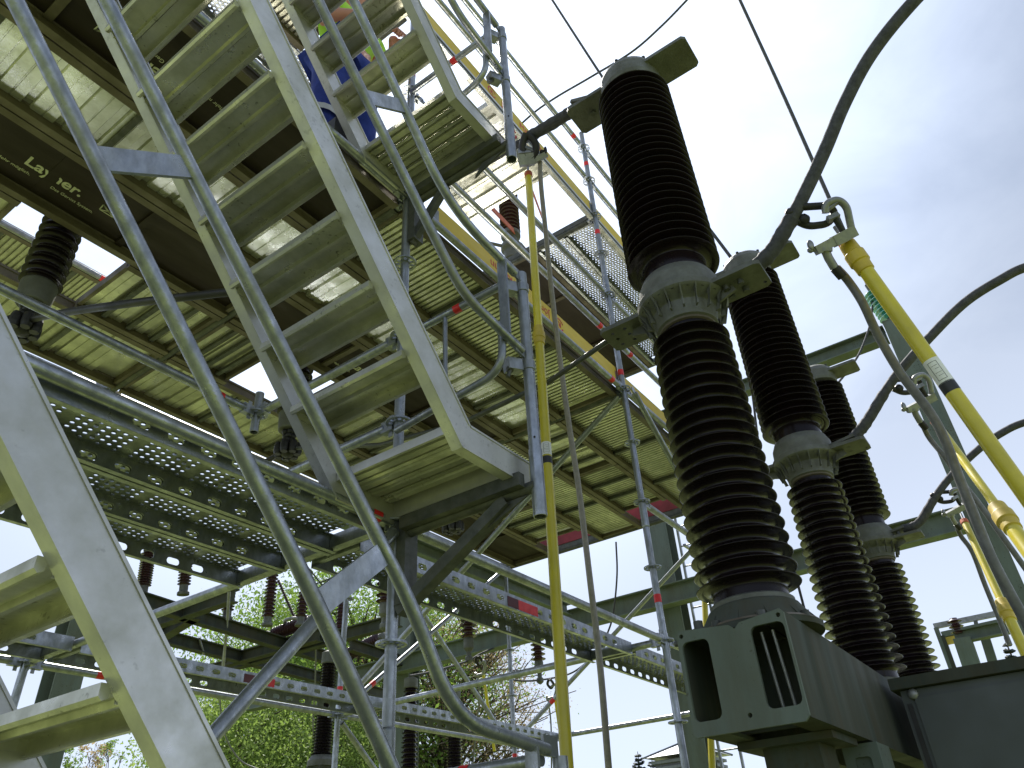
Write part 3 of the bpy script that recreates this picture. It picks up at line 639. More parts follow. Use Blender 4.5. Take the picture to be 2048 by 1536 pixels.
def end_post(L, label, ring=False):
    x, y = 2.172, 1.362
    t = thing('railing_post', label, 'railing post', (x,y,L-.18), 'posts at the stair landings')
    part('tube', MB().tube([(x,y,L-.18),(x,y,L+.10)], .0265, 20, hollow=True).tube([(x,y,L+.10),(x,y,L+1.02)], .0242, 20), GALV, t)
    part('pin_hole', MB().lathe([(.0045,0),(.0045,.002)], (x-.0205,y-.0145,L+.145), (-.82,-.57,0), 10), HOLE_SHADE, t)  # solid disc, the shade of the hole is put into its colour
    for z in (L+.50, L+.93):
        mb = MB().lathe([(.0245,-.024),(.029,-.022),(.029,.022),(.0245,.024)], (x,y,z), seg=14, cap=False)
        mb.beam((x-.02,y+.03,z),(x-.085,y+.055,z-.012), .05, .055); part('coupler', mb, GALV, t)
        b = MB().tube([(x-.07,y+.045,z-.03),(x-.085,y+.05,z-.075)], .009, 8).lathe([(.016,-.008),(.016,.008)], (x-.075,y+.045,z-.035), (0,.3,1), 6); part('bolt', b, DARKGALV, t)
    if ring: part('safety_ring', MB().tube([(x+.03+.034*math.cos(a), y+.002, L+.075+.036*math.sin(a)) for a in [2*math.pi*k/20*.9+.6 for k in range(21)]], .0055, 8), REDPRINT, t)
end_post(L0-2, 'post of the lowest landing at the bottom of the photo')
end_post(L0, 'bluish post of the middle landing standing left of the yellow pole')
end_post(L2, 'upper landing post with a red ring, standing against the white sky', True)
def console(L, label, ys=1.50, sw=.026, sz=-.38):
    x = XB+.012
    t = thing('console_bracket', label, 'bracket', (x,Y0,L), 'brackets under the stair landings')
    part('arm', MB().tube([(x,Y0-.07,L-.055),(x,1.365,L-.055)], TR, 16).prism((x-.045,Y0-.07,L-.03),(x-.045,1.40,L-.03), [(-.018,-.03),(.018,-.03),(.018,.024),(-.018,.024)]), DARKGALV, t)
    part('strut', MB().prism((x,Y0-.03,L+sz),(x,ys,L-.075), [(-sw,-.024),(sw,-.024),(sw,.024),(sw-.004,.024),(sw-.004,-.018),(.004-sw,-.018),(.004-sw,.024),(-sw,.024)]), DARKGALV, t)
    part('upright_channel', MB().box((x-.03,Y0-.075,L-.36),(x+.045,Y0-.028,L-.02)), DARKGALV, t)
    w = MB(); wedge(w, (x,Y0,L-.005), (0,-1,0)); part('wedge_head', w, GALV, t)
    part('gusset', MB().add([(x-.004,1.55,L-.08),(x-.004,1.40,L-.08),(x-.004,1.60,L-.16),(x+.004,1.55,L-.08),(x+.004,1.40,L-.08),(x+.004,1.60,L-.16)], [(0,1,2),(5,4,3),(0,3,4,1),(1,4,5,2),(2,5,3,0)]), DARKGALV, t)
console(L0, 'dark bracket with diagonal strut holding the middle landing')
console(L2, 'dark bracket with diagonal strut holding the uppermost landing', 1.80, .018, -.36)
console(L0-2, 'bracket of the lowest landing below the photo edge')

# ------------------------------------------------------------------ worker on the main deck
def body():
    P = {}; px, py, pz = 1.80, 2.32, L2+.12
    J = [('hip',(0,0,.98),.155),('waist',(0,.01,1.16),.16),('chest',(.02,.02,1.40),.185),('neck',(.03,.02,1.60),.065),('head',(.04,.01,1.74),.105),('crown',(.04,.01,1.84),.085),
         ('hl',(-.09,0,.90),.125),('kl',(-.12,-.03,.50),.085),('al',(-.12,.03,.10),.055),('tl',(-.13,-.13,.04),.045),
         ('hr',(.10,0,.90),.125),('kr',(.15,-.02,.50),.085),('ar',(.20,.04,.10),.055),('tr',(.23,-.12,.04),.045),
         ('sl',(-.18,.02,1.47),.08),('el',(-.25,-.02,1.20),.052),('wl',(-.14,-.20,1.16),.036),('fl',(-.08,-.26,1.16),.035),
         ('sr',(.23,.02,1.47),.08),('er',(.33,-.06,1.19),.055),('wr',(.20,-.22,1.20),.038),('fr',(.13,-.28,1.20),.035)]
    E = [('hip','waist'),('waist','chest'),('chest','neck'),('neck','head'),('head','crown'),('hip','hl'),('hl','kl'),('kl','al'),('al','tl'),('hip','hr'),('hr','kr'),('kr','ar'),('ar','tr'),
         ('chest','sl'),('sl','el'),('el','wl'),('wl','fl'),('chest','sr'),('sr','er'),('er','wr'),('wr','fr')]
    return J, E, (px, py, pz)
def skin_mesh(name, J, E, grow, keep=None, m=SKIN):
    ix = {}; vs = []; rad = []
    for n_, p, r in J:
        if keep is None or n_ in keep: ix[n_] = len(vs); vs.append(p); rad.append(r+grow)
    es = [(ix[a], ix[b]) for a, b in E if a in ix and b in ix]
    me = bpy.data.meshes.new(name); me.from_pydata(vs, es, []); me.materials.append(m)
    ob = bpy.data.objects.new(name, me); COL.objects.link(ob)
    md = ob.modifiers.new('skin', 'SKIN'); md.use_smooth_shade = True
    for i, r in enumerate(rad): me.skin_vertices[0].data[i].radius = (r, r*.82 if r > .1 else r); me.skin_vertices[0].data[i].use_root = (i == 0)
    s = ob.modifiers.new('sub', 'SUBSURF'); s.levels = 2; s.render_levels = 2
    dg = bpy.context.evaluated_depsgraph_get(); out = bpy.data.meshes.new_from_object(ob.evaluated_get(dg)); out.name = name
    bpy.data.objects.remove(ob); out.polygons.foreach_set('use_smooth', [True]*len(out.polygons)); 
    if not out.materials: out.materials.append(m)
    return out
J, E, ppos = body()
wk = thing('person', 'worker in blue trousers and yellow green vest standing behind the uppermost stair', 'person', ppos)
link('body', skin_mesh('body', J, E, 0), wk)
link('trousers', skin_mesh('trousers', J, E, .034, ('hip','hl','kl','al','hr','kr','ar'), BLUE), wk)
Jv = [('hip',(0,0,1.03),.162),('waist',(0,.01,1.16),.16),('chest',(.02,.02,1.40),.185),('sl',(-.17,.02,1.47),.085),('sr',(.22,.02,1.47),.085),('xl',(-.22,.0,1.32),.068),('xr',(.285,-.02,1.33),.068)]
link('vest', skin_mesh('vest', Jv, [('hip','waist'),('waist','chest'),('chest','sl'),('chest','sr'),('sl','xl'),('sr','xr')], .014, None, HIVIS), wk)
for kx, ky in ((-.12,0),(.185,.01)):
    part('reflective_band', MB().lathe([(.112,-.025),(.110,.025)], V(ppos)+V((kx,ky,.29)), (0,0,1), 20, cap=False), REFL, wk)
part('helmet', MB().lathe([(.145,-.02),(.13,0),(.125,.05),(.095,.11),(.04,.14),(.001,.145)], V(ppos)+V((.04,.01,1.80)), seg=24), HAIR, wk)
for sx, a in (('l',-.13),('r',.225)):
    part('boot', MB().box(V(ppos)+V((a-.05,-.20,0)), V(ppos)+V((a+.05,.09,.10))), BLACK, wk)
for s, c in ((-1,(-.08,-.26,1.16)),(1,(.13,-.28,1.20))):
    h = MB()
    for k in range(4): 
        o = V(ppos)+V(c)+V((-.03*s*0+(k-1.5)*.018,-.02,.005*k)); h.tube([o, o+V((.004,-.04,-.008)), o+V((.006,-.055,-.035)), o+V((.006,-.04,-.055))], [.0095,.009,.0085,.007], 8)
    o = V(ppos)+V(c)+V((.034*s,0,0)); h.tube([o, o+V((.02*s,-.025,-.01)), o+V((.018*s,-.05,-.02))], [.011,.0105,.009], 8)
    part('fingers', h, SKIN, wk)

# ------------------------------------------------------------------ insulators
def shed_profile(z0, z1, n, rc, rs, rc1=None, rs1=None):
    p = (z1-z0)/n; out = []; rc1 = rc1 or rc; rs1 = rs1 or rs
    for i in range(n):
        f = i/(n-1); a, b = rc+(rc1-rc)*f, rs+(rs1-rs)*f; z = z0+p*(i+.42)
        out += [(a, z-p*.40), (a+.006, z-p*.16), (a+(b-a)*.55, z-p*.03), (b-.003, z-p*.07), (b, z-p*.03), (b-.002, z+p*.01), (a+(b-a)*.5, z+p*.16), (a+.006, z+p*.36), (a, z+p*.48)]
    return [(rc, z0)] + out + [(rc1, z1)]
def dist_ribs(mb, c, r0, r1, z0, z1, n, w=.012, off=0.0):
    for k in range(n):
        a = 2*math.pi*(k+off)/n; e = V((math.cos(a), math.sin(a), 0)); s = V((-e.y, e.x, 0))*w/2; c = V(c)
        q = [c+e*(r1-.03)+V((0,0,z0)), c+e*r0+V((0,0,z0)), c+e*r1+V((0,0,z1)), c+e*(r1-.03)+V((0,0,z1))]
        mb.add([p-s for p in q]+[p+s for p in q], [(3,2,1,0),(4,5,6,7),(0,1,5,4),(1,2,6,5),(2,3,7,6),(3,0,4,7)])
XC = (2.90, 5.08, 7.16); YC = .888
COLS = ((2.90, .888, 0), (5.08, .950, .04), (7.16, 1.0, .04))
ZB, ZL0, ZL1, ZU0, ZU1 = 2.335, 2.505, 3.785, 4.11, 5.67
HK = (ZU0-ZL1)/.43
def pole_column():
    c = V((XC[0], YC, 0)); t = thing('circuit_breaker_column', 'nearest and largest black ribbed breaker column on the grey box', 'circuit breaker', (XC[0],YC,ZB), 'black breaker columns in a row')
    o = (c.x, c.y, 0)
    part('lower_insulator', MB().lathe([(.150,ZL0-.075)]+shed_profile(ZL0, ZL1-.02, 21, .142, .203, .128, .184)+[(.128,ZL1+.05)], o, seg=56), PORC, t)
    part('upper_insulator', MB().lathe([(.168,ZU0-.03)]+shed_profile(ZU0+.085, ZU1-.02, 26, .160, .236, .150, .222)+[(.150,ZU1+.02)], o, seg=56), PORC, t)
    mb = MB().lathe([(.235,ZB),(.235,ZB+.022),(.218,ZB+.03),(.172,ZB+.105),(.160,ZB+.112)], o, seg=44); dist_ribs(mb, o, .232, .168, ZB+.022, ZB+.102, 12)
    part('base_flange', mb, GREEN, t)
    part('grout_ring', MB().lathe([(.160,ZB+.11),(.160,ZB+.128),(.150,ZB+.135)], o, seg=44), CASTAL, t)
    part('dirt_ring', MB().lathe([(.236,ZB+.021),(.228,ZB+.030),(.214,ZB+.033)], o, seg=44, cap=False), ALUBEAM, t)
    for k in range(8):
        a = 2*math.pi*(k+.5)/8; part('bolt', MB().lathe([(.017,0),(.017,.022)], (c.x+.222*math.cos(a), c.y+.222*math.sin(a), ZB+.02), seg=6), DARKGALV, t)
    # middle housing with ribs and two terminal plates
    mb = MB().lathe([(r, ZL1+h*HK) for r, h in ((.135,.02),(.150,.03),(.150,.06),(.158,.14),(.215,.19),(.222,.20),(.222,.245),(.205,.25),(.200,.36),(.180,.42))], o, seg=52)
    dist_ribs(mb, o, .165, .220, ZL1+.06*HK, ZL1+.195*HK, 18, .008)
    part('middle_housing', mb, CASTAL, t)
    part('sealing_ring', MB().lathe([(.1285,ZL1),(.1385,ZL1+.005),(.1385,ZL1+.022),(.13,ZL1+.025)], o, seg=44), ALUBEAM, t)
    for k in range(18):
        a = 2*math.pi*(k+.5)/18; part('bolt', MB().lathe([(.0125,0),(.0125,.016)], (c.x+.198*math.cos(a), c.y+.198*math.sin(a), ZL1+.182*HK), seg=6), IRON, t)
    hz = ZL1+.222*HK
    for s in (1, -1):
        out = [(-.10,.12),(.10,.12),(.10,.40),(.085,.425),(-.085,.425),(-.10,.40)]
        holes = [circ(x, y, .010, 8) for x in (-.055,.0,.055) for y in (.30,.37)] if s > 0 else [circ(-.06,.40,.009,8)]
        part('terminal_plate', MB().plate(out, holes, .024, (c.x,c.y,hz), (1*s,0,0), (0,s,0)), CASTAL, t)
        part('plate_web', MB().beam((c.x-.02,c.y+s*.18,hz-.05),(c.x-.02,c.y+s*.27,hz-.02), .014, .06), CASTAL, t)
    # head
    part('head', MB().lathe([(.150,ZU1-.005),(.185,ZU1+.005),(.192,ZU1+.03),(.192,ZU1+.12),(.178,ZU1+.16),(.150,ZU1+.19),(.090,ZU1+.205),(.001,ZU1+.21)], o, seg=44), CASTAL, t)
    for k in range(6):
        a = 2*math.pi*k/6; part('head_bolt', MB().lathe([(.012,0),(.012,.012)], (c.x+.168*math.cos(a), c.y+.168*math.sin(a), ZU1+.170), seg=6), DARKGALV, t)
    hz = ZU1+.10
    for s in (1, -1):
        out = [(-.115,.14),(.115,.14),(.115,.40),(.095,.42),(-.095,.42),(-.115,.40)]
        part('terminal_plate', MB().plate(out, [], .026, (c.x,c.y,hz), (s,0,0), (0,s,0)), CASTAL, t)
    return t
col = pole_column()
for i, lab in ((1,'second black ribbed breaker column, behind the nearest one'),(2,'third and farthest black ribbed breaker column above the grey cabinet')):
    dup(col, (COLS[i][0], COLS[i][1], ZB+COLS[i][2]), lab)

# ------------------------------------------------------------------ breaker frame, cabinet
t = thing('breaker_frame', 'long grey green steel frame with a two window end plate under the columns', 'steel frame', (2.58,YC,2.0))
y0, y1, z0, z1, x0, x1 = .692, 1.083, 1.998, 2.33, 2.58, 7.75
pl = [(0,.0),(.012,-.012),(.375,-.012),(.391,.004),(.391,.325),(.380,.338),(.235,.322),(.215,.305),(.195,.322),(.012,.338),(0,.325)]
holes = [rrect(.064,.165,.100,.262,.022), rrect(.325,.168,.116,.262,.022), circ(.205,.03,.008), circ(.372,.318,.008), circ(.018,.318,.008)]
part('end_plate', MB().plate(pl, holes, .014, (x0,y1,z0), (0,-1,0), (0,0,1)), GREENP, t)
part('front_channel', MB().prism((x0+.008,y0,z0),(x1,y0,z0), [(0,.0),(.0,.33),(-.09,.33),(-.09,.318),(-.012,.318),(-.012,.012),(-.09,.012),(-.09,0)]), GREEN, t)
part('rear_channel', MB().prism((x0+.008,y1,z0),(x1,y1,z0), [(0,0),(.09,0),(.09,.012),(.012,.012),(.012,.318),(.09,.318),(.09,.33),(0,.33)]), GREEN, t)
part('inner_web', MB().box((x0+.30,y0+.015,z0+.02),(x0+.315,y1-.015,z1-.02)), GREEN, t)
part('cover_plate', MB().box((x0+.03,y0+.10,z1-.012),(x1,y1-.10,z1+.002)), GREEN, t)
for yy in (.76, .80): part('linkage_rod', MB().tube([(x0+.06,yy,z1-.04),(x0+.09,yy-.006,z0+.05)], .006, 8), CLAMP, t)
part('corner_bolt', MB().lathe([(.018,0),(.018,.035)], (x0+.03,y1-.075,z1), seg=6).lathe([(.028,0),(.028,.006)], (x0+.03,y1-.075,z1), seg=16), DARKGALV, t)
part('edge_bolt', MB().lathe([(.011,0),(.011,.014)], (x0+.004,y1+.0,z0+.30), (0,1,0), 6), DARKGALV, t)
def ibeam_profile(w, h, f=.016, wb=.010):
    a, b = w/2, h/2
    return [(-a,-b),(a,-b),(a,-b+f),(wb/2,-b+f),(wb/2,b-f),(a,b-f),(a,b),(-a,b),(-a,b-f),(-wb/2,b-f),(-wb/2,-b+f),(-a,-b+f)]
for x, lab in ((3.05, 'grey green support column below the two window end plate'), (7.2, 'far support column of the breaker frame')):
    s = thing('support_column', lab, 'steel column', (x,YC,0))
    part('column', MB().beam((x,YC,.0),(x,YC,1.985), .20, .20, up=(1,0,0)), GREEN, s)
    part('head_plate', MB().box((x-.16,YC-.17,1.972),(x+.16,YC+.17,1.9965)), GREEN, s)
    part('base_plate', MB().box((x-.18,YC-.18,.001),(x+.18,YC+.18,.03)), GREEN, s)
t = thing('junction_box', 'small grey box with a square opening under the breaker frame', 'box', (3.35,.74,1.8))
part('housing', MB().plate([(0,0),(.13,0),(.13,.17),(0,.17)], [rrect(.066,.09,.06,.07,.012)], .012, (3.30,.80,1.82), (0,-1,0), (0,0,1)).box((3.312,.672,1.82),(3.50,.80,1.99)), GREENP, t)
t = thing('control_cabinet', 'dark grey control cabinet with an overhanging lid in the lower right corner', 'cabinet', (4.1,.1,.9))
part('body', MB().box((3.85,-.55,.9),(4.45,.625,2.235)), CABGREY, t)
part('lid', MB().box((3.81,-.60,2.238),(4.50,.655,2.285)), GREEN, t)
part('door', MB().box((3.838,-.48,.95),(3.849,.575,2.20)), CABGREY, t)
part('bolt', MB().ball((3.838,.575,2.215), .022, 12, (.6,1,1)), CLAMP, t)
part('hinge_strip', MB().box((3.842,.592,1.0),(3.8495,.612,2.18)), IRON, t)
t2 = thing('cabinet_pedestal', 'pedestal carrying the control cabinet', 'pedestal', (4.15,.05,0)); part('post', MB().box((4.02,-.1,0),(4.28,.2,.899)), GREEN, t2)

# ------------------------------------------------------------------ conductors on the breaker row
def wire(name, label, pts, r, m=CABLE, cat='conductor', group=None, smooth=True, seg=12):
    pts = smooth_path(pts, 8) if smooth else [V(p) for p in pts]
    c = pts[0].copy(); mb = MB().tube(pts, r, seg); return single(name, mb, m, label, cat, c, group)
def lug(parent, pts, rs):         # crimped sleeve, knobbly
    P_ = smooth_path(pts, 9); n = len(P_)
    rr = [rs*(1+.05*math.sin(i*2.3)+.05*random.uniform(-1,1)) for i in range(n)]
    part('crimped_sleeve', MB().tube(P_, rr, 12), CABLE, parent)
def side_cable(x, lab, palm, pts, r):
    t = thing('conductor', lab, 'conductor', at(*pts[0], x=x), 'thick grey conductors rising to the right')
    P_ = [at(u, v, x=x) for u, v in pts]; r = r*.88
    part('cable', MB().tube(smooth_path(P_[1:], 10), r, 16), CABLE, t)
    lug(t, P_[:3], r*1.16)
    c = P_[0]; part('palm', MB().beam(c+V((0,.17,-.025)), c+V((0,-.02,.0)), .13, .02), CASTAL, t)
    for dx in (-.035,.035):
        for dy in (.04,.11): part('bolt', MB().lathe([(.016,-.02),(.016,.02)], c+V((dx,dy,-.045)), seg=6), DARKGALV, t)
    return P_
side_cable(XC[0], 'thickest grey conductor rising from the nearest column to the top right', None, [(1498,548),(1545,500),(1583,437),(1610,385),(1650,300),(1690,205),(1745,105),(1830,0),(1960,-130)], .037)
side_cable(XC[1], 'grey conductor arching right from the second column', None, [(1706,878),(1732,846),(1768,787),(1800,742),(1862,672),(1930,605),(2000,560),(2060,532),(2200,500)], .036)
side_cable(XC[2], 'grey conductor arching right from the third column', None, [(1805,1058),(1838,1045),(1868,998),(1900,955),(1950,905),(2000,868),(2060,842),(2200,815)], .036)
# lug on the head of the nearest column and its conductor
t = thing('conductor', 'black crimped conductor joining the head of the nearest column to the scaffold side', 'conductor', at(1195,205,x=2.9))
lug(t, [at(1160,212,x=2.9),at(1120,238,x=2.9),at(1062,272,x=2.9)], .040)
part('cable', MB().tube([at(1075,265,x=2.9),at(1030,292,x=2.9),at(985,318,x=2.9),at(930,345,x=2.9)], .026, 12), CABLE, t)
part('palm', MB().prism(at(1150,214,x=2.9)+V((0,0,.0)), at(1206,200,x=2.9), [(-.06,-.012),(.06,-.012),(.06,.012),(-.06,.012)]), CASTAL, t)
for u, v in ((1164,213),(1182,199),(1185,218)): part('bolt', MB().lathe([(.018,-.03),(.018,.03)], at(u,v,x=2.9)+V((0,0,-.02)), (0,0,1), 6), DARKGALV, t)
wire('conductor', 'dark straight conductor from the nearest column past the yellow pole to the bolt cluster', [at(1247,660,x=2.9),at(1100,762,x=2.9),at(925,846,x=2.9),at(760,890,x=2.9),(2.89,3.80,4.23)], .0145, DARKGALV, smooth=False)
wire('overhead_wire', 'overhead wire coming down from the top edge to the second column head', [at(1098,-10,x=4.8),at(1210,162,x=4.9),at(1335,345,x=5.0),at(1462,515,x=5.1)], .0145)
wire('overhead_wire', 'thin overhead wire curving from the top edge down to the scaffold rails', [at(1400,-30,x=5.2),at(1372,2,x=5.2),at(1320,55,x=5.2),at(1262,105,x=5.2),at(1180,155,x=5.2),at(1110,196,x=5.2),at(1060,232,x=5.2),at(1000,290,x=5.2)], .0125)
wire('overhead_wire', 'long straight overhead wire from the top edge to the green glass insulator', [at(1475,-10,x=9.3),at(1560,175,x=9.3),at(1660,400,x=9.3),at(1742,582,x=9.3)], .030)
wire('jumper_wire', 'thin jumper wire hanging from the glass insulator to the third column', [at(1745,585,x=9.3),at(1742,640,x=9.2),at(1722,700,x=9.0),at(1695,742,x=8.6),at(1660,785,x=8.0)], .014)
wire('thin_wire', 'thin brown wire running down between the first and second columns', [at(1505,790,x=7.6),at(1520,900,x=7.6),at(1548,1005,x=7.6),at(1580,1110,x=7.6),at(1612,1230,x=7.6),at(1640,1330,x=7.6)], .013)
wire('hanging_wire', 'thin grey wire hanging straight below the far end of the main deck', [at(1232,1084,x=8.2),at(1234,1150,x=8.2),at(1226,1230,x=8.2),at(1212,1275,x=8.2)], .011)

# ------------------------------------------------------------------ hung insulators with clustered clamps
def hung_insulator():
    x, y = 1.10, 3.85; t = thing('hanging_insulator', 'black ribbed insulator hanging through the deck gap at the far left', 'insulator', (x,y,4.2), 'insulators hanging through the deck')
    o = (x,y,0)
    part('porcelain', MB().lathe(shed_profile(4.52, 6.05, 24, .078, .112), o, seg=36), PORC, t)
    part('cap', MB().lathe([(.078,4.385),(.084,4.39),(.094,4.52),(.088,4.53)], o, seg=28), CASTAL, t)
    part('top_flange', MB().lathe([(.11,6.05),(.13,6.07),(.13,6.15),(.05,6.20)], o, seg=28), CASTAL, t)
    mb = MB()
    for z, r in ((4.37,.05),(4.34,.036),(4.305,.042),(4.275,.034)):
        for k in range(5):
            a = 2*math.pi*k/5+z*9; mb.ball((x+r*.7*math.cos(a), y+r*.7*math.sin(a), z), .024, 8)
    part('stem', mb, IRON, t)
    mb = MB()
    for k in range(7):
        a = 2*math.pi*k/7; mb.lathe([(.024,-.045),(.030,-.02),(.030,.02),(.024,.045)], (x+.062*math.cos(a), y+.075*math.sin(a), 4.235), seg=8)
    mb.ball((x,y,4.235), .06, 10); part('bolt_cluster', mb, IRON, t)
    return t
h = hung_insulator()
dup(h, (2.89,3.85,4.2), 'ribbed insulator with a bolt cluster hanging behind the middle stair, right of the stub post')
dup(h, (4.70,3.85,4.2), 'ribbed insulator with a bolt cluster under the landing bracket')
wire('conductor', 'dark conductor running right from the leftmost hanging insulator', [at(50,642,x=1.1),at(130,625,x=1.12),at(290,603,x=1.2),at(470,583,x=1.35)], .019, IRON)
wire('conductor', 'short dark conductor left of the middle hanging insulator', [(2.89,3.86,4.235),(2.86,4.05,4.20),(2.80,4.5,4.15)], .019, IRON)
# rotating head seen above the main deck, behind the yellow pole
t = thing('switch_insulator', 'dark ribbed switch insulator with a forked head standing in the gap behind the yellow pole', 'insulator', at(1030,520,y=3.85), None)
b = at(1022,480,y=3.85); o = (b.x,b.y,0)
part('porcelain', MB().lathe(shed_profile(b.z+.12, b.z+.95, 12, .085, .135), o, seg=32), PORCR, t)
part('head', MB().lathe([(.05,b.z-.38),(.10,b.z-.36),(.10,b.z-.22),(.14,b.z-.18),(.14,b.z-.12),(.08,b.z-.08),(.08,b.z+.02),(.13,b.z+.05),(.13,b.z+.11)], o, seg=24), CASTAL, t)
part('fork_arm', MB().tube([(b.x,b.y,b.z-.14),(b.x-.12,b.y+.10,b.z-.13),(b.x-.22,b.y+.2,b.z-.10)], .022, 8).tube([(b.x,b.y,b.z-.02),(b.x+.13,b.y-.06,b.z-.02),(b.x+.16,b.y-.1,b.z-.12)], .03, 8), CASTAL, t)
for a, bb, lab in (((938,368),(1035,470),'long orange strap stretched from the top deck to the switch insulator'),((1066,385),(1088,445),'short orange strap behind the earthing cable')):
    p, q = at(*a,y=3.3), at(*bb,y=3.8); single('lifting_strap', MB().beam(p, q, .012, .075), ORANGE, lab, 'strap', p)

# ------------------------------------------------------------------ earthing poles
def stick(label, a, da, b, db, wa, wb, conns, sticker=None, band=None, top='cap'):
    """a yellow insulating pole between two sighted points at known depths; wa, wb its apparent widths"""
    A, B = at(*a, d=da), at(*b, d=db); D = (B-A); ln = D.length; d = D.normalized()
    ra, rb = wa/2/FPX*da, wb/2/FPX*db; t = thing('earthing_pole', label, 'earthing pole', A, 'yellow earthing poles')
    def pos(v):   # distance along the pole at the picture row v
        lo, hi = 0.0, 1.0
        for _ in range(40):
            m = (lo+hi)/2; p = A+D*m-CAM; vv = 768 - FPX*p.dot(UP)/p.dot(FWD)
            if vv < v: lo = m
            else: hi = m
        return lo*ln
    cs = [pos(c) for c in conns]; edges = [0]+cs+[ln]
    for i in range(len(edges)-1):
        r = ra if i == 0 and cs else rb
        part('tube', MB().tube([A+d*edges[i], A+d*edges[i+1]], r, 22), YELPOLE, t)
    for c in cs:
        k = rb/.024; part('joint', MB().lathe([(rb*1.0,-.075*k),(rb*1.16,-.073*k),(rb*1.22,-.04*k),(rb*1.24,-.032*k),(rb*1.42,-.028*k),(rb*1.42,.012*k),(rb*1.24,.016*k),(rb*1.18,.05*k),(rb*1.0,.053*k)], A+d*c, d, 24), YELCAP, t)
    r = ra
    part('top_cap', MB().lathe([(r*.7,-.035),(r*1.15,-.03),(r*1.15,.012),(r*1.02,.016)], A, d, 22), ORANGE if top == 'cap' else YELCAP, t)
    part('spindle', MB().lathe([(r*.33,-.13),(r*.33,-.03)], A, d, 10), CLAMP, t)
    if sticker:
        s0, s1 = pos(sticker[0]), pos(sticker[1]); part('sticker', MB().lathe([(rb*1.012,s0),(rb*1.012,s1)], A, d, 26, cap=False), WHITE, t)
        tocam = (CAM-(A+d*s0)); e = (tocam-d*tocam.dot(d)).normalized(); s = d.cross(e); w = rb*.62; h = (s1-s0)
        mb = MB(); F_ = lambda a, b: A + d*(s0+b*h) + (e*math.cos(a) + s*math.sin(a))*rb*1.016
        fr = [(-.55,.14),(.55,.14),(.55,.86),(-.55,.86)]
        for k in range(4):
            p, q = fr[k], fr[(k+1)%4]; mb.tube([F_(p[0]+(q[0]-p[0])*i/5, p[1]+(q[1]-p[1])*i/5) for i in range(6)], rb*.03, 4)
        for yy, x0_, x1_ in ((.3,-.4,.35),(.42,-.4,.1),(.58,-.4,.4),(.7,-.4,.2)): mb.tube([F_(x0_+(x1_-x0_)*i/5, yy) for i in range(6)], rb*.022, 4)
        part('printed_frame', mb, BLACK, t)
    if band:
        s0, s1 = pos(band[0]), pos(band[1]); part('black_ring', MB().lathe([(rb*1.012,s0),(rb*1.012,s1)], A, d, 26, cap=False), BLACK, t)
    return t, A, d
dep = lambda p: (V(p)-CAM).dot(FWD)
d0 = dep(at(1045,300,x=2.9))
t, A, d = stick('nearest tall yellow earthing pole standing beside the bluish landing post', (1057,352), d0, (1135,1545), 2.75, 14, 27, (675,), (888,913), (916,930))
for v in (405, 490, 555):
    k = (v-352)/(1545-352); 
t.children[0]['label'] = 'thinner upper section of the yellow pole'
d1 = dep(at(1600,415,x=2.9))
stick('yellow earthing pole at the upper right clamped to the thickest conductor', (1697,492), d1, (2075,1022), d1*.80, 27, 35, (520,), (722,768), (766,785))
d2 = dep(at(1790,750,x=XC[1]))
stick('yellow earthing pole leaving the photo at the right edge, clamped to the second conductor', (1872,846), d2, (2100,1160), d2*.72, 15, 33, (1040,))
d3 = dep(at(1870,990,x=XC[2]))
stick('shortest yellow earthing pole ending at the cabinet lid, clamped to the third conductor', (1930,1046), d3, (2062,1330), d3*.8, 13, 22, (1225,))
stick('yellow earthing pole seen behind the nearest column base', (1408,1170), 8.2, (1425,1545), 6.6, 13, 14, ())
stick('thin yellow pole far behind between the first and second columns', (1560,1158), 9.5, (1566,1260), 9.0, 9, 9, ())

# clamps that hang the poles on the conductors
def clamp(u, v, d, k, label, ear):
    """k: size in picture pixels per unit; built in the plane that faces the observer"""
    t = thing('earthing_clamp', label, 'clamp', at(u,v,d=d), 'earthing clamps')
    Q = lambda a, b, c=0: at(u+a*k, v+b*k, d=d+c)
    r = lambda w: w*k/2/FPX*d
    part('shackle', MB().tube(fillet([Q(0,4),Q(6,-9),Q(70,-13,-.02),Q(86,0,-.02),Q(72,24,-.02),Q(32,29),Q(4,16)], .03, 5), r(15), 10).ball(Q(-4,2), r(22), 10).ball(Q(22,16), r(26), 8), IRON, t)
    part('hook', MB().tube(fillet([Q(66,2,-.05),Q(66,-16,-.05),Q(90,-26,-.05),Q(108,-12,-.05),Q(118,36,-.05)], .05, 6), [r(12)]*2+[r(15)]*60 if False else r(15), 12), CLAMP, t)
    part('jaw', MB().beam(Q(62,-2,-.05), Q(90,-22,-.05), r(16), r(22)).beam(Q(70,16,-.05),Q(92,6,-.05), r(24), r(22)), CLAMP, t)
    part('screw', MB().tube([Q(86,14,-.05),Q(104,44,-.05)], r(12), 10), IRON, t)
    part('block', MB().beam(Q(82,60,-.05), Q(124,38,-.05), r(38), r(44), up=UP), CLAMP, t)
    part('arm', MB().beam(Q(46,78,-.05), Q(88,56,-.05), r(34), r(36), up=UP), CLAMP, t)
    part('wing_nut', MB().ball(Q(36,66,-.05), r(16), 8, (.8,.8,1.6)).ball(Q(36,76,-.05), r(13), 8).tube([Q(38,70,-.05),Q(46,78,-.05)], r(9), 8), CLAMP, t)
    part('cable_lug', MB().tube([Q(66,78,-.05),Q(72,92,-.05),Q(84,112,-.05)], r(17), 12).lathe([(r(26),-r(7)),(r(26),r(7))], Q(66,76,-.05), UP, 14), CLAMP, t)
    part('dark_sleeve', MB().tube([Q(84,112,-.05),Q(100,130,-.05)], r(19), 12), IRON, t)
    return t
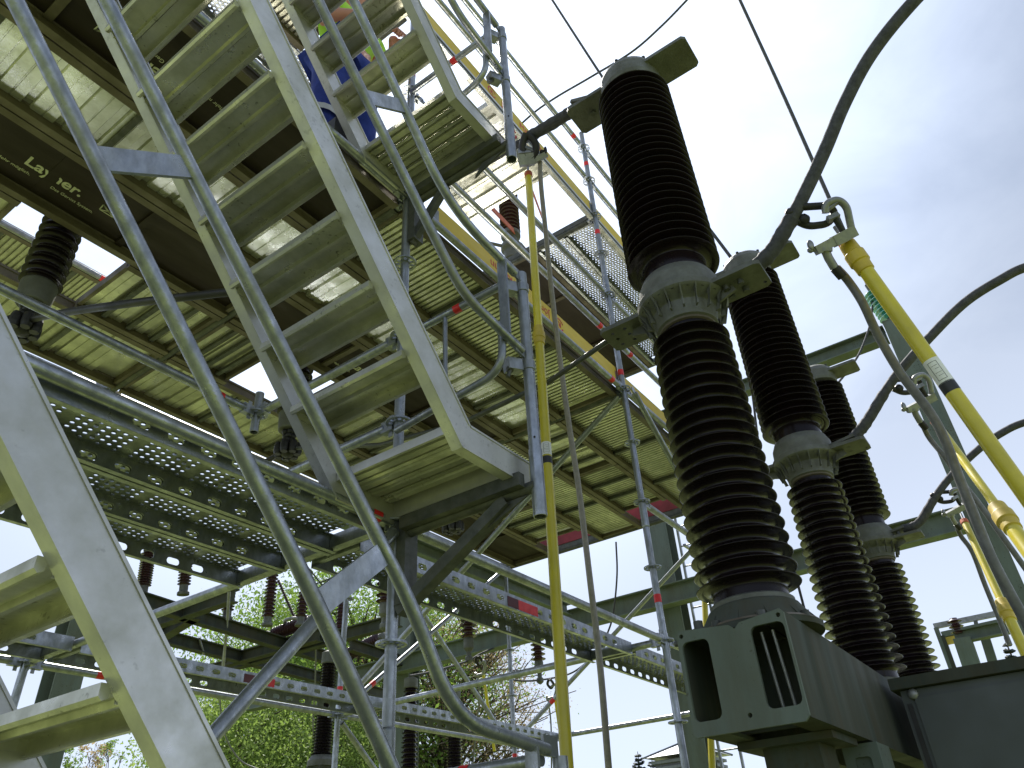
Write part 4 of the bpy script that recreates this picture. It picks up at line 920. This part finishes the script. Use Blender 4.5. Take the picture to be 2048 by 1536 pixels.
clamp(1585, 424, d1, 1.0, 'large bright clamp with a wing nut hooked on the thickest conductor', None)
clamp(1782, 766, d2, .70, 'clamp with a wing nut hooked on the second conductor', None)
clamp(1868, 990, d3, .52, 'smallest clamp of the right row hooked on the third conductor', None)
t = thing('earthing_clamp', 'dark clamp hooked on the conductor beside the red ringed post', 'clamp', at(1045,290,x=2.9), 'earthing clamps')
Q = lambda a, b, c=0: at(a, b, d=d0+c-.03)
part('shackle', MB().tube(fillet([Q(1052,268),Q(1044,290),Q(1050,318),Q(1066,318),Q(1074,292),Q(1064,276),Q(1052,268)], .03, 4), .026, 10), IRON, t)
part('jaw', MB().beam(Q(1036,306), Q(1062,304), .04, .05).beam(Q(1050,296), Q(1068,305), .035, .03), CLAMP, t)
part('block', MB().beam(Q(1038,322), Q(1068,318), .05, .075, up=UP).beam(Q(1034,300), Q(1042,330), .02, .03), CLAMP, t)
part('arm', MB().beam(Q(1068,322), Q(1094,308), .035, .035, up=UP), CLAMP, t)
part('wing_nut', MB().ball(Q(1091,300), .02, 8, (.6,.6,1.8)).ball(Q(1084,304), .018, 8), IRON, t)

# earthing cables
def ecable(label, pts, w, m, d):
    P_ = [at(u, v, d=dd) for u, v, dd in pts]; r = w/2/FPX*pts[0][2]
    return wire('earthing_cable', label, P_, r, m, 'cable', 'earthing cables')
ecable('beige sheathed cable hanging down right of the nearest yellow pole', [(1080,322,d0),(1082,370,d0*.99),(1090,450,d0*.96),(1103,580,d0*.92),(1120,720,d0*.87),(1138,850,d0*.83),(1158,980,d0*.79),(1180,1160,d0*.74),(1200,1330,d0*.70),(1218,1545,d0*.66)], 9.5, EARTH, d0)
ecable('grey earthing cable curving down from the large clamp past the second pole', [(1672,535,d1),(1695,560,d1),(1725,605,d1*.98),(1755,668,d1*.97),(1800,745,d1*.95),(1860,825,d1*.92),(1892,885,d1*.9),(1920,960,d1*.88),(1960,1060,d1*.85),(1990,1130,d1*.83),(2060,1260,d1*.8)], 17, EARTHG, d1)
ecable('grey earthing cable hanging from the second clamp', [(1842,842,d2),(1858,875,d2),(1890,915,d2*.97),(1925,965,d2*.95),(1960,1010,d2*.93),(2010,1080,d2*.9),(2060,1150,d2*.88)], 10, EARTHG, d2)
ecable('thin grey earthing cable hanging from the third clamp', [(1912,1048,d3),(1922,1072,d3),(1945,1105,d3*.98),(1970,1170,d3*.96),(1995,1230,d3*.94),(2020,1290,d3*.92)], 9, EARTHG, d3)

# ------------------------------------------------------------------ steel gantry behind
XG = 9.3
def gantry_post(x, y, z1, label, w=.26, rot=False):
    t = thing('gantry_post', label, 'steel post', (x,y,0), 'grey green gantry posts')
    part('shaft', MB().prism((x,y,0),(x,y,z1), ibeam_profile(w, w), up=(0,1,0) if rot else (1,0,0)), GREENP, t)
    part('foot_plate', MB().box((x-.2,y-.2,.001),(x+.2,y+.2,.03)), GREENP, t)
    part('cap_plate', MB().box((x-w/2-.005,y-w/2-.005,z1+.001),(x+w/2+.005,y+w/2+.005,z1+.016)), GREENP, t)
    return t
gantry_post(XG, .155, 7.45, 'tall grey green post at the right under the green glass insulator')
p2 = gantry_post(XG, 3.865, 7.45, 'grey green post with a thin ladder, behind the slender upright')
gantry_post(XG, 8.57, 7.2, 'grey green post close behind the thick near upright')
b = at(128,1345,d=8.2)
gantry_post(b.x, b.y, 6.4, 'broad grey green post at the far left behind the lowest treads', .30, True)
def gbeam(p, q, label, w=.20, h=.24, m=GREENP, name='gantry_beam'):
    p, q = V(p), V(q); return single(name, MB().prism(p, q, ibeam_profile(w, h)), m, label, 'steel beam', p, 'grey green gantry beams')
gbeam((XG-.24,.30,4.66),(XG-.24,12.2,4.66), 'long low gantry beam running behind the insulator columns', .18, .26)
gbeam((XG,.30,7.34),(XG,3.72,7.34), 'high gantry beam between the second column and the right post', .18, .20)
def ladder(x, y, z0, z1):
    t = thing('ladder', 'thin galvanised ladder fixed to the post behind the slender upright', 'ladder', (x,y,z0))
    for s in (-.13,.13): part('rail', MB().box((x-.015,y+s-.015,z0),(x+.015,y+s+.015,z1)), GALV, t)
    z = z0+.15
    while z < z1: part('rung', MB().tube([(x,y-.115,z),(x,y+.115,z)], .011, 8), GALV, t); z += .29
    for z in (z0+.6, z0+2.2, z0+3.8, z0+5.0): part('bracket', MB().box((x-.19,y-.02,z),(x-.016,y+.02,z+.03)), GALV, t)
ladder(XG+.33, 3.63, .4, 6.6)
gbeam((3.6,5.31,4.78),(XG-.34,5.31,4.78), 'gantry beam running away beside the rear uprights under the main deck', .14, .16)
# hanging post insulators under the beam, with clamps and rods
def hanging_post(p, label):
    x, y, z = p; t = thing('post_insulator', label, 'insulator', p, 'small hanging post insulators'); o = (x,y,0)
    part('porcelain', MB().lathe(shed_profile(z+.28, z+.95, 9, .058, .115), o, seg=26), PORCR, t)
    part('fitting', MB().lathe([(.062,z+.28),(.070,z+.26),(.070,z+.14),(.055,z+.12),(.035,z+.10),(.035,z+.04),(.055,z+.02),(.055,z-.03),(.02,z-.06)], o, seg=18), CASTAL, t)
    part('top_fitting', MB().lathe([(.06,z+.95),(.08,z+.97),(.08,z+1.05)], o, seg=18), CASTAL, t)
    return t
YH = 6.6
h1 = at(938,1318,y=YH); h2 = at(1080,1360,y=YH); h3 = at(768,1252,y=YH)
hp = hanging_post(tuple(h1), 'small hanging insulator in front of the pale brown tree')
dup(hp, h2, 'small hanging insulator just left of the nearest yellow pole')
dup(hp, h3, 'small hanging insulator beside the thick near upright')
wire('conductor', 'thin grey conductor swinging through the small insulator before the brown tree', [at(820,1352,y=YH),at(870,1342,y=YH),at(935,1322,y=YH),at(960,1308,y=YH),at(1000,1290,y=YH),at(1030,1270,y=YH-.3),at(1050,1240,y=YH-.8)], .014, CABLE)
wire('conductor', 'thin grey conductor through the small insulator left of the yellow pole', [at(1010,1357,y=YH),at(1050,1362,y=YH),at(1100,1357,y=YH),at(1145,1345,y=YH),at(1185,1315,y=YH-.6)], .014, CABLE)
def small_clamp(u, v, d, lab, lab2):
    t = thing('earthing_clamp', lab, 'clamp', at(u,v,d=d), 'earthing clamps'); Q = lambda a, b: at(u+a, v+b, d=d)
    part('shackle', MB().tube(fillet([Q(0,0),Q(-4,10),Q(4,20),Q(10,10),Q(2,0)], .03, 3), .02, 8), IRON, t)
    part('hook', MB().tube(fillet([Q(4,16),Q(14,8),Q(15,22),Q(11,36)], .04, 4), .022, 8), CLAMP, t)
    part('arm', MB().tube([Q(12,36),Q(-4,40)], .022, 8).tube([Q(-4,33),Q(-4,42)], .015, 6), CLAMP, t)
    A, B = Q(12,38), at(u+34, v+190, d=d*.97); s = thing('earthing_pole', lab2, 'earthing pole', A, 'yellow earthing poles')
    part('tube', MB().tube([A,B], .021, 10), YELPOLE, s)
    return Q
dh = dep(h1)
small_clamp(955, 1312, dh, 'tiny clamp hanging below the conductor before the brown tree', 'thin yellow pole hanging before the brown tree')
small_clamp(1098, 1358, dep(h2), 'tiny clamp hanging just left of the nearest yellow pole', 'thin pale pole hanging left of the nearest yellow pole')
for pts, lab in (([(956,1352),(958,1400),(953,1450),(945,1536)], 'thin earthing cable hanging before the brown tree'), ([(1096,1398),(1102,1450),(1103,1545)], 'thin earthing cable beside the thin pale pole'),
                 ([(458,1170),(452,1260),(444,1330),(440,1400),(450,1470),(480,1520),(520,1540)], 'thin pale cable hanging left of the green bush'), ([(632,1290),(630,1380),(626,1450),(636,1545)], 'thin cable hanging down before the green tree')):
    wire('earthing_cable', lab, [at(u,v,d=dh*1.05) for u, v in pts], .011, EARTHG, 'cable', 'earthing cables')

# disconnector platform of steel beams with brown insulators
ZD = 4.72
def Z_(u, v, z=ZD): return at(u, v, z=z)
def dbeam(a, b, label, w=.12, h=.17): return gbeam(Z_(*a), Z_(*b), label, w, h, GREEN, 'platform_beam')
dbeam((230,1183),(700,1330), 'rear long beam of the switch platform behind the big stringer')
dbeam((255,1255),(830,1405), 'front long beam of the switch platform behind the big stringer')
dbeam((470,1190),(280,1255), 'left cross beam of the switch platform beside the big stringer')
dbeam((395,1225),(310,1278), 'second cross beam of the switch platform')
dbeam((640,1270),(455,1322), 'middle cross beam of the switch platform left of the handrail')
dbeam((800,1240),(425,1340), 'long slanting cross beam of the switch platform above the back walkway')
dbeam((830,1325),(690,1378), 'right cross beam of the switch platform before the green tree')
dbeam((700,1290),(840,1335), 'short right beam of the switch platform behind the near upright')
def brown_post(p, h, label, n=12, tilt=V((0,0,1)), r=.088):
    p = V(p); t = thing('brown_insulator', label, 'insulator', p, 'brown insulators on the switch platform')
    part('porcelain', MB().lathe(shed_profile(.12, h, n, r*.62, r), p, tilt, 24), PORCR, t)
    part('foot', MB().lathe([(r*.9,0),(r*.9,.03),(r*.65,.05),(r*.65,.12)], p, tilt, 18), CASTAL, t)
    part('cap', MB().lathe([(r*.65,h),(r*.75,h+.02),(r*.75,h+.08),(r*.3,h+.1)], p, tilt, 18), CASTAL, t)
    return t
def up_from(u, v, u2, v2, label, n=13, r=.088, z=ZD+.09):
    p = Z_(u, v, z); q = at(u2, v2, y=p.y); h = max(.5, (q-p).length-.1); return brown_post(p, h, label, n, (q-p).normalized(), r)
up_from(284,1192,300,1090, 'leftmost brown insulator on the switch platform beside the big stringer', 14)
up_from(366,1190,376,1085, 'second brown insulator with a clamp at its foot, right of the big stringer', 12, .08)
up_from(453,1240,466,1120, 'brown insulator behind the slanting transom', 14, .085)
up_from(534,1252,550,1105, 'brown insulator with a clamp at its foot above the middle cross beam', 16, .085)
up_from(600,1252,607,1195, 'short brown insulator left of the handrail bar', 7, .08)
up_from(676,1290,684,1195, 'brown insulator right of the handrail bar before the tree', 9, .075)
def lying(a, b, label):
    p, q = Z_(*a, ZD+.16), Z_(*b, ZD+.28); return brown_post(p, (q-p).length-.12, label, 15, (q-p).normalized(), .095)
lying((352,1232),(462,1188), 'slanting brown insulator lying right of the big stringer')
lying((534,1274),(632,1236), 'slanting brown insulator lying left of the handrail')
lying((690,1312),(772,1270), 'slanting brown insulator lying before the green tree')
for (a, b_, lab) in (((592,1243),(556,1160),'thin spiral insulator rod leaning above the slanting insulator'),):
    p, q = Z_(*a, ZD+.3), at(*b_, d=dep(Z_(*a, ZD+.3))); t = thing('insulator_rod', lab, 'insulator', p)
    part('rod', MB().lathe(shed_profile(0, (q-p).length, 18, .014, .03), p, q-p, 12), PORCR, t)
    part('corona_ring', MB().tube([p+V((.16*math.cos(k*math.pi/8), .16*math.sin(k*math.pi/8), 0)) for k in range(17)], .025, 8), CLAMP, t)
wire('thin_wire', 'bent thin rod above the switch platform near the handrail bar', [at(648,1205,d=9.5),at(648,1175,d=9.5),at(612,1130,d=9.5)], .010, CABLE, smooth=False)
wire('thin_wire', 'thin slanting wire above the switch platform', [at(600,1178,d=9.5),at(640,1165,d=9.5),at(668,1154,d=9.5)], .010, CABLE, smooth=False)
for (a, b_, lab) in (((455,1235),(447,1332),'pale operating rod hanging left of the middle cross beam'),((462,1118),(455,1240),'pale operating rod beside the insulator behind the transom'),((398,1275),(408,1310),'forked drop link under the switch platform')):
    p, q = Z_(*a, ZD+.1), at(*b_, d=dep(Z_(*a, ZD+.1))); single('operating_rod', MB().tube([p,q], .018, 8), CLAMP, lab, 'rod', p, 'operating rods')
# instrument transformer columns behind the near upright
def big_column(u, v, y, label, h=2.2, r=.135):
    p = at(u, v, y=y); t = thing('transformer_column', label, 'insulator', (p.x,p.y,p.z-h), 'black transformer columns'); o = (p.x,p.y,0)
    part('porcelain', MB().lathe(shed_profile(p.z-h+.12, p.z-.14, 30, r*.78, r*1.06, r*.60, r*.82), o, seg=30), PORC, t)
    part('cap', MB().lathe([(r*.72,p.z-.14),(r*.78,p.z-.13),(r*.78,p.z),(r*.3,p.z+.03)], o, seg=24), CASTAL, t)
    part('base', MB().lathe([(r*1.3,p.z-h-.0),(r*1.3,p.z-h+.06),(r*.95,p.z-h+.12)], o, seg=24), CASTAL, t)
    q = MB().box((p.x-.12,p.y-.12,0),(p.x+.12,p.y+.12,p.z-h-.002)); part('pedestal', q, GREEN, t)
    return t
big_column(660,1306,7.5, 'black finely ribbed column left of the near upright before the green bush', 1.30, .125)
big_column(822,1358,8.2, 'black finely ribbed column hidden close behind the near upright')
big_column(908,1378,7.5, 'black finely ribbed column before the pale brown tree', 1.6, .125)
# glass string on the right post
p, q = at(1740,580,x=9.3), at(1782,642,x=9.3); t = thing('glass_insulator', 'green glass insulator string on top of the right post', 'insulator', p)
L_ = (q-p).length; d = (q-p).normalized()
for k in range(8):
    o = p+d*(L_*(.12+.85*k/8)); part('glass_disc', MB().lathe([(.02,-.02),(.06,-.015),(.115,.012),(.118,.022),(.105,.018),(.07,.010),(.025,.03)], o, d, 22), GLASS, t)
part('end_fitting', MB().tube([p-d*.1,p+d*(L_*.1)], .028, 8).tube([q-d*.05,q+d*.08], .028, 8), CASTAL, t)
part('support_plate', MB().beam(at(1775,655,x=9.3), at(1800,652,x=9.3), .22, .03), CASTAL, t)

# far support frame above the cabinet
t = thing('busbar_support', 'small grey green frame with bars standing far behind the cabinet', 'steel frame', at(1940,1340,x=13))
F = lambda u, v, x=13: at(u, v, x=x)
part('top_bar', MB().beam(F(1868,1253), F(2030,1220), .06, .075), CLAMP, t)
part('side_bar', MB().beam(F(1872,1256), F(1905,1345), .06, .07), GREENP, t)
part('second_bar', MB().beam(F(1884,1270), F(2030,1238), .08, .08), GREENP, t)
part('second_side', MB().beam(F(1886,1272), F(1912,1345), .05, .09), GREEN, t)
part('yellow_bar', MB().beam(F(1890,1283), F(1925,1276), .06, .10), YELCAP, t)
part('beam', MB().prism(F(1910,1276,12.6), F(2035,1250,12.6), ibeam_profile(.16,.17)), GREENP, t)
part('leg', MB().beam(F(1925,1278,12.6), F(1948,1345,12.6), .22, .22), GREENP, t); part('leg', MB().beam(F(1970,1275), F(1992,1345), .12, .12), GREENP, t)
part('small_insulator', MB().lathe(shed_profile(0,.22,3,.05,.10), F(1918,1268,12.6), (0,0,1), 18), PORCR, t)
part('clip', MB().beam(F(1950,1236), F(1955,1262), .05,.05).beam(F(1912,1244), F(1916,1262), .05, .05), CASTAL, t)

# ------------------------------------------------------------------ far building, trees
c = at(1382,1545,d=46)
t = thing('building', 'grey louvred building with a light roof just above the bottom edge', 'building', (c.x,c.y,0))
W = 1.75; zt = at(1370,1512,d=46).z
part('wall', MB().box((c.x-W*.9,c.y-W*.9,0),(c.x+W*.9,c.y+W*.9,zt-.15)), LOUVRE, t)
for k in range(10):
    z = zt-.2-.34*k; mb = MB(); mb.box((c.x-W,c.y-W,z-.16),(c.x+W,c.y+W,z)); part('louvre', mb, ROOF, t)
mb = MB(); a = W*1.18; mb.add([(c.x-a,c.y-a,zt),(c.x+a,c.y-a,zt),(c.x+a,c.y+a,zt),(c.x-a,c.y+a,zt),(c.x,c.y,zt+.9)], [(3,2,1,0),(0,1,4),(1,2,4),(2,3,4),(3,0,4)]); part('roof', mb, GALV, t)
for sx, sy in ((-1,-1),(1,-1),(1,1),(-1,1)): part('roof_rib', MB().beam((c.x+sx*a,c.y+sy*a,zt+.02),(c.x,c.y,zt+.93), .14, .1), ROOF, t)

def leafy(name, label, base, H, crown, nl, ls, m, trunk_r=.25, clusters=60, seed=1, group='trees beyond the switchyard', bare=False, spread=.16):
    rnd = random.Random(seed); base = V(base); t = thing(name, label, 'tree', base, group); tr = MB()
    top = base+V((0,0,H)); cz0, rx = crown
    trunk = [base + V((rnd.uniform(-.05,.05)*H*k, rnd.uniform(-.05,.05)*H*k, H*.92*k)) for k in (0,.25,.5,.75,1)]
    tr.tube(smooth_path(trunk, 4), [trunk_r*(1-.9*i/16) for i in range(17)], 8)
    tips = []
    for i in range(clusters):
        f = rnd.random(); zz = cz0 + (1-cz0)*f; s = max(0.1, math.sin(math.pi*min(1, .12+.88*(1-f)**.8))); a = rnd.uniform(0, 2*math.pi); rr = rx*s*math.sqrt(rnd.uniform(.15,1))*rnd.uniform(.8,1.12)
        tips.append(base+V((math.cos(a)*rr, math.sin(a)*rr, H*zz)))
        if i % 2 == 0:
            q = tips[-1]; st = base+V((0,0,H*max(.15, zz-.22))); mid = (st+q)/2+V((rnd.uniform(-.2,.2),rnd.uniform(-.2,.2),.3))
            tr.tube(smooth_path([st, mid, q], 3), [trunk_r*.28*(1-.13*k) for k in range(7)], 5)
            if bare:
                for _ in range(5):
                    w = q+V((rnd.uniform(-1,1),rnd.uniform(-1,1),rnd.uniform(-.6,1)))*rx*.34; tr.tube([mid*.5+q*.5, w], [trunk_r*.07, .012], 4)
    part('trunk', tr, BARK, t)
    vs, fs = [], []
    for i in range(nl):
        c = tips[i % clusters]; sp = rx*spread*(.6+.8*((i % clusters)*37 % 11)/11)
        p = c + V((rnd.gauss(0,sp), rnd.gauss(0,sp), rnd.gauss(0,sp*.8)))
        n_ = V((rnd.gauss(0,1), rnd.gauss(0,1), rnd.gauss(.5,.8))).normalized(); d, s, u = basis(n_); a = rnd.uniform(0,6.28); s, u = s*math.cos(a)+u*math.sin(a), u*math.cos(a)-s*math.sin(a)
        k = ls*rnd.uniform(.6,1.3); o = len(vs); vs += [p-s*k, p-u*k*.45, p+s*k, p+u*k*.45]; fs.append((o,o+1,o+2,o+3))
    mb = MB(); mb.v = vs; mb.f = fs; mb.sm = [False]*len(fs); part('crown', mb, m, t, stuff=True)
    return t
def ground_at(u, d): r = ray(u, 1500); p = CAM + r*d; return V((p.x, p.y, 0))
def tree_to(u, vtop, d, *a, **k):
    b = at(u, vtop, d=d); return (b.x, b.y, 0), b.z
b_, H = tree_to(735,1185,24); leafy('leafy_tree', 'large fresh green tree behind the near upright', b_, H, (.18, 4.3), 60000, .065, LEAF, .26, 200, 3)
b_, H = tree_to(590,1245,27); leafy('leafy_tree', 'fresh green tree left of the near upright behind the switch platform', b_, H, (.16, 4.2), 45000, .065, LEAF, .25, 170, 4)
b_, H = tree_to(500,1395,17); leafy('leafy_bush', 'dense pale green bush above the bottom edge left of centre', b_, H, (.0, 2.1), 80000, .042, LEAFL, .12, 260, 5, 'bushes beyond the switchyard', spread=.2)
b_, H = tree_to(650,1420,18); leafy('leafy_bush', 'second pale green bush right of the black column', b_, H, (.0, 1.7), 50000, .042, LEAFL, .12, 200, 6, 'bushes beyond the switchyard', spread=.2)
b_, H = tree_to(880,1240,23); leafy('bare_tree', 'pale brown budding tree left of the yellow pole', b_, H, (.2, 3.3), 42000, .030, LEAFB, .22, 260, 8, bare=True, spread=.11)
for i, (u, v, lab) in enumerate(((135,1490,'small budding tree at the lower left under the tread, leftmost'),(190,1480,'small budding tree at the lower left, second'),(235,1478,'small budding tree beside the big stringer at the bottom'),(50,1500,'small tree at the lower left corner'))):
    b_, H = tree_to(u, v, 40+2*i); leafy('young_tree', lab, b_, H, (.3, 1.0), 1500, .09, LEAF if i != 1 else LEAFB, .12, 40, 20+i, bare=True)
def conifer(u, v, d, rx, label, seed):
    b_, H = tree_to(u, v, d); rnd = random.Random(seed); t = thing('conifer', label, 'tree', b_, 'dark conifers far away'); b_ = V(b_)
    part('trunk', MB().tube([b_, b_+V((0,0,H))], [.2,.02], 8), BARK, t); mb = MB()
    for k in range(26):
        z = H*(.25+.74*k/26); w = rx*(1-k/27)
        for j in range(9):
            a = rnd.uniform(0,6.28); e = V((math.cos(a),math.sin(a),rnd.uniform(.05,.5))); ln = w*rnd.uniform(.6,1.2)
            for i in range(7):
                p = b_+V((0,0,z))+e*ln*(.2+.8*i/7); s = V((-e.y,e.x,0))*.16*rnd.uniform(.6,1.3); mb.add([p-s, p+e*.12, p+s, p+V((0,0,.12))], [(0,1,2,3)])
    part('crown', mb, CONIF, t, stuff=True)
conifer(1275,1503,48,2.3, 'dark conifer left of the louvred building', 1)
conifer(1302,1508,50,1.7, 'smaller dark conifer touching the louvred building', 2)
conifer(2008,1275,30,1.2, 'dark conifer tip behind the frame at the right edge', 3)
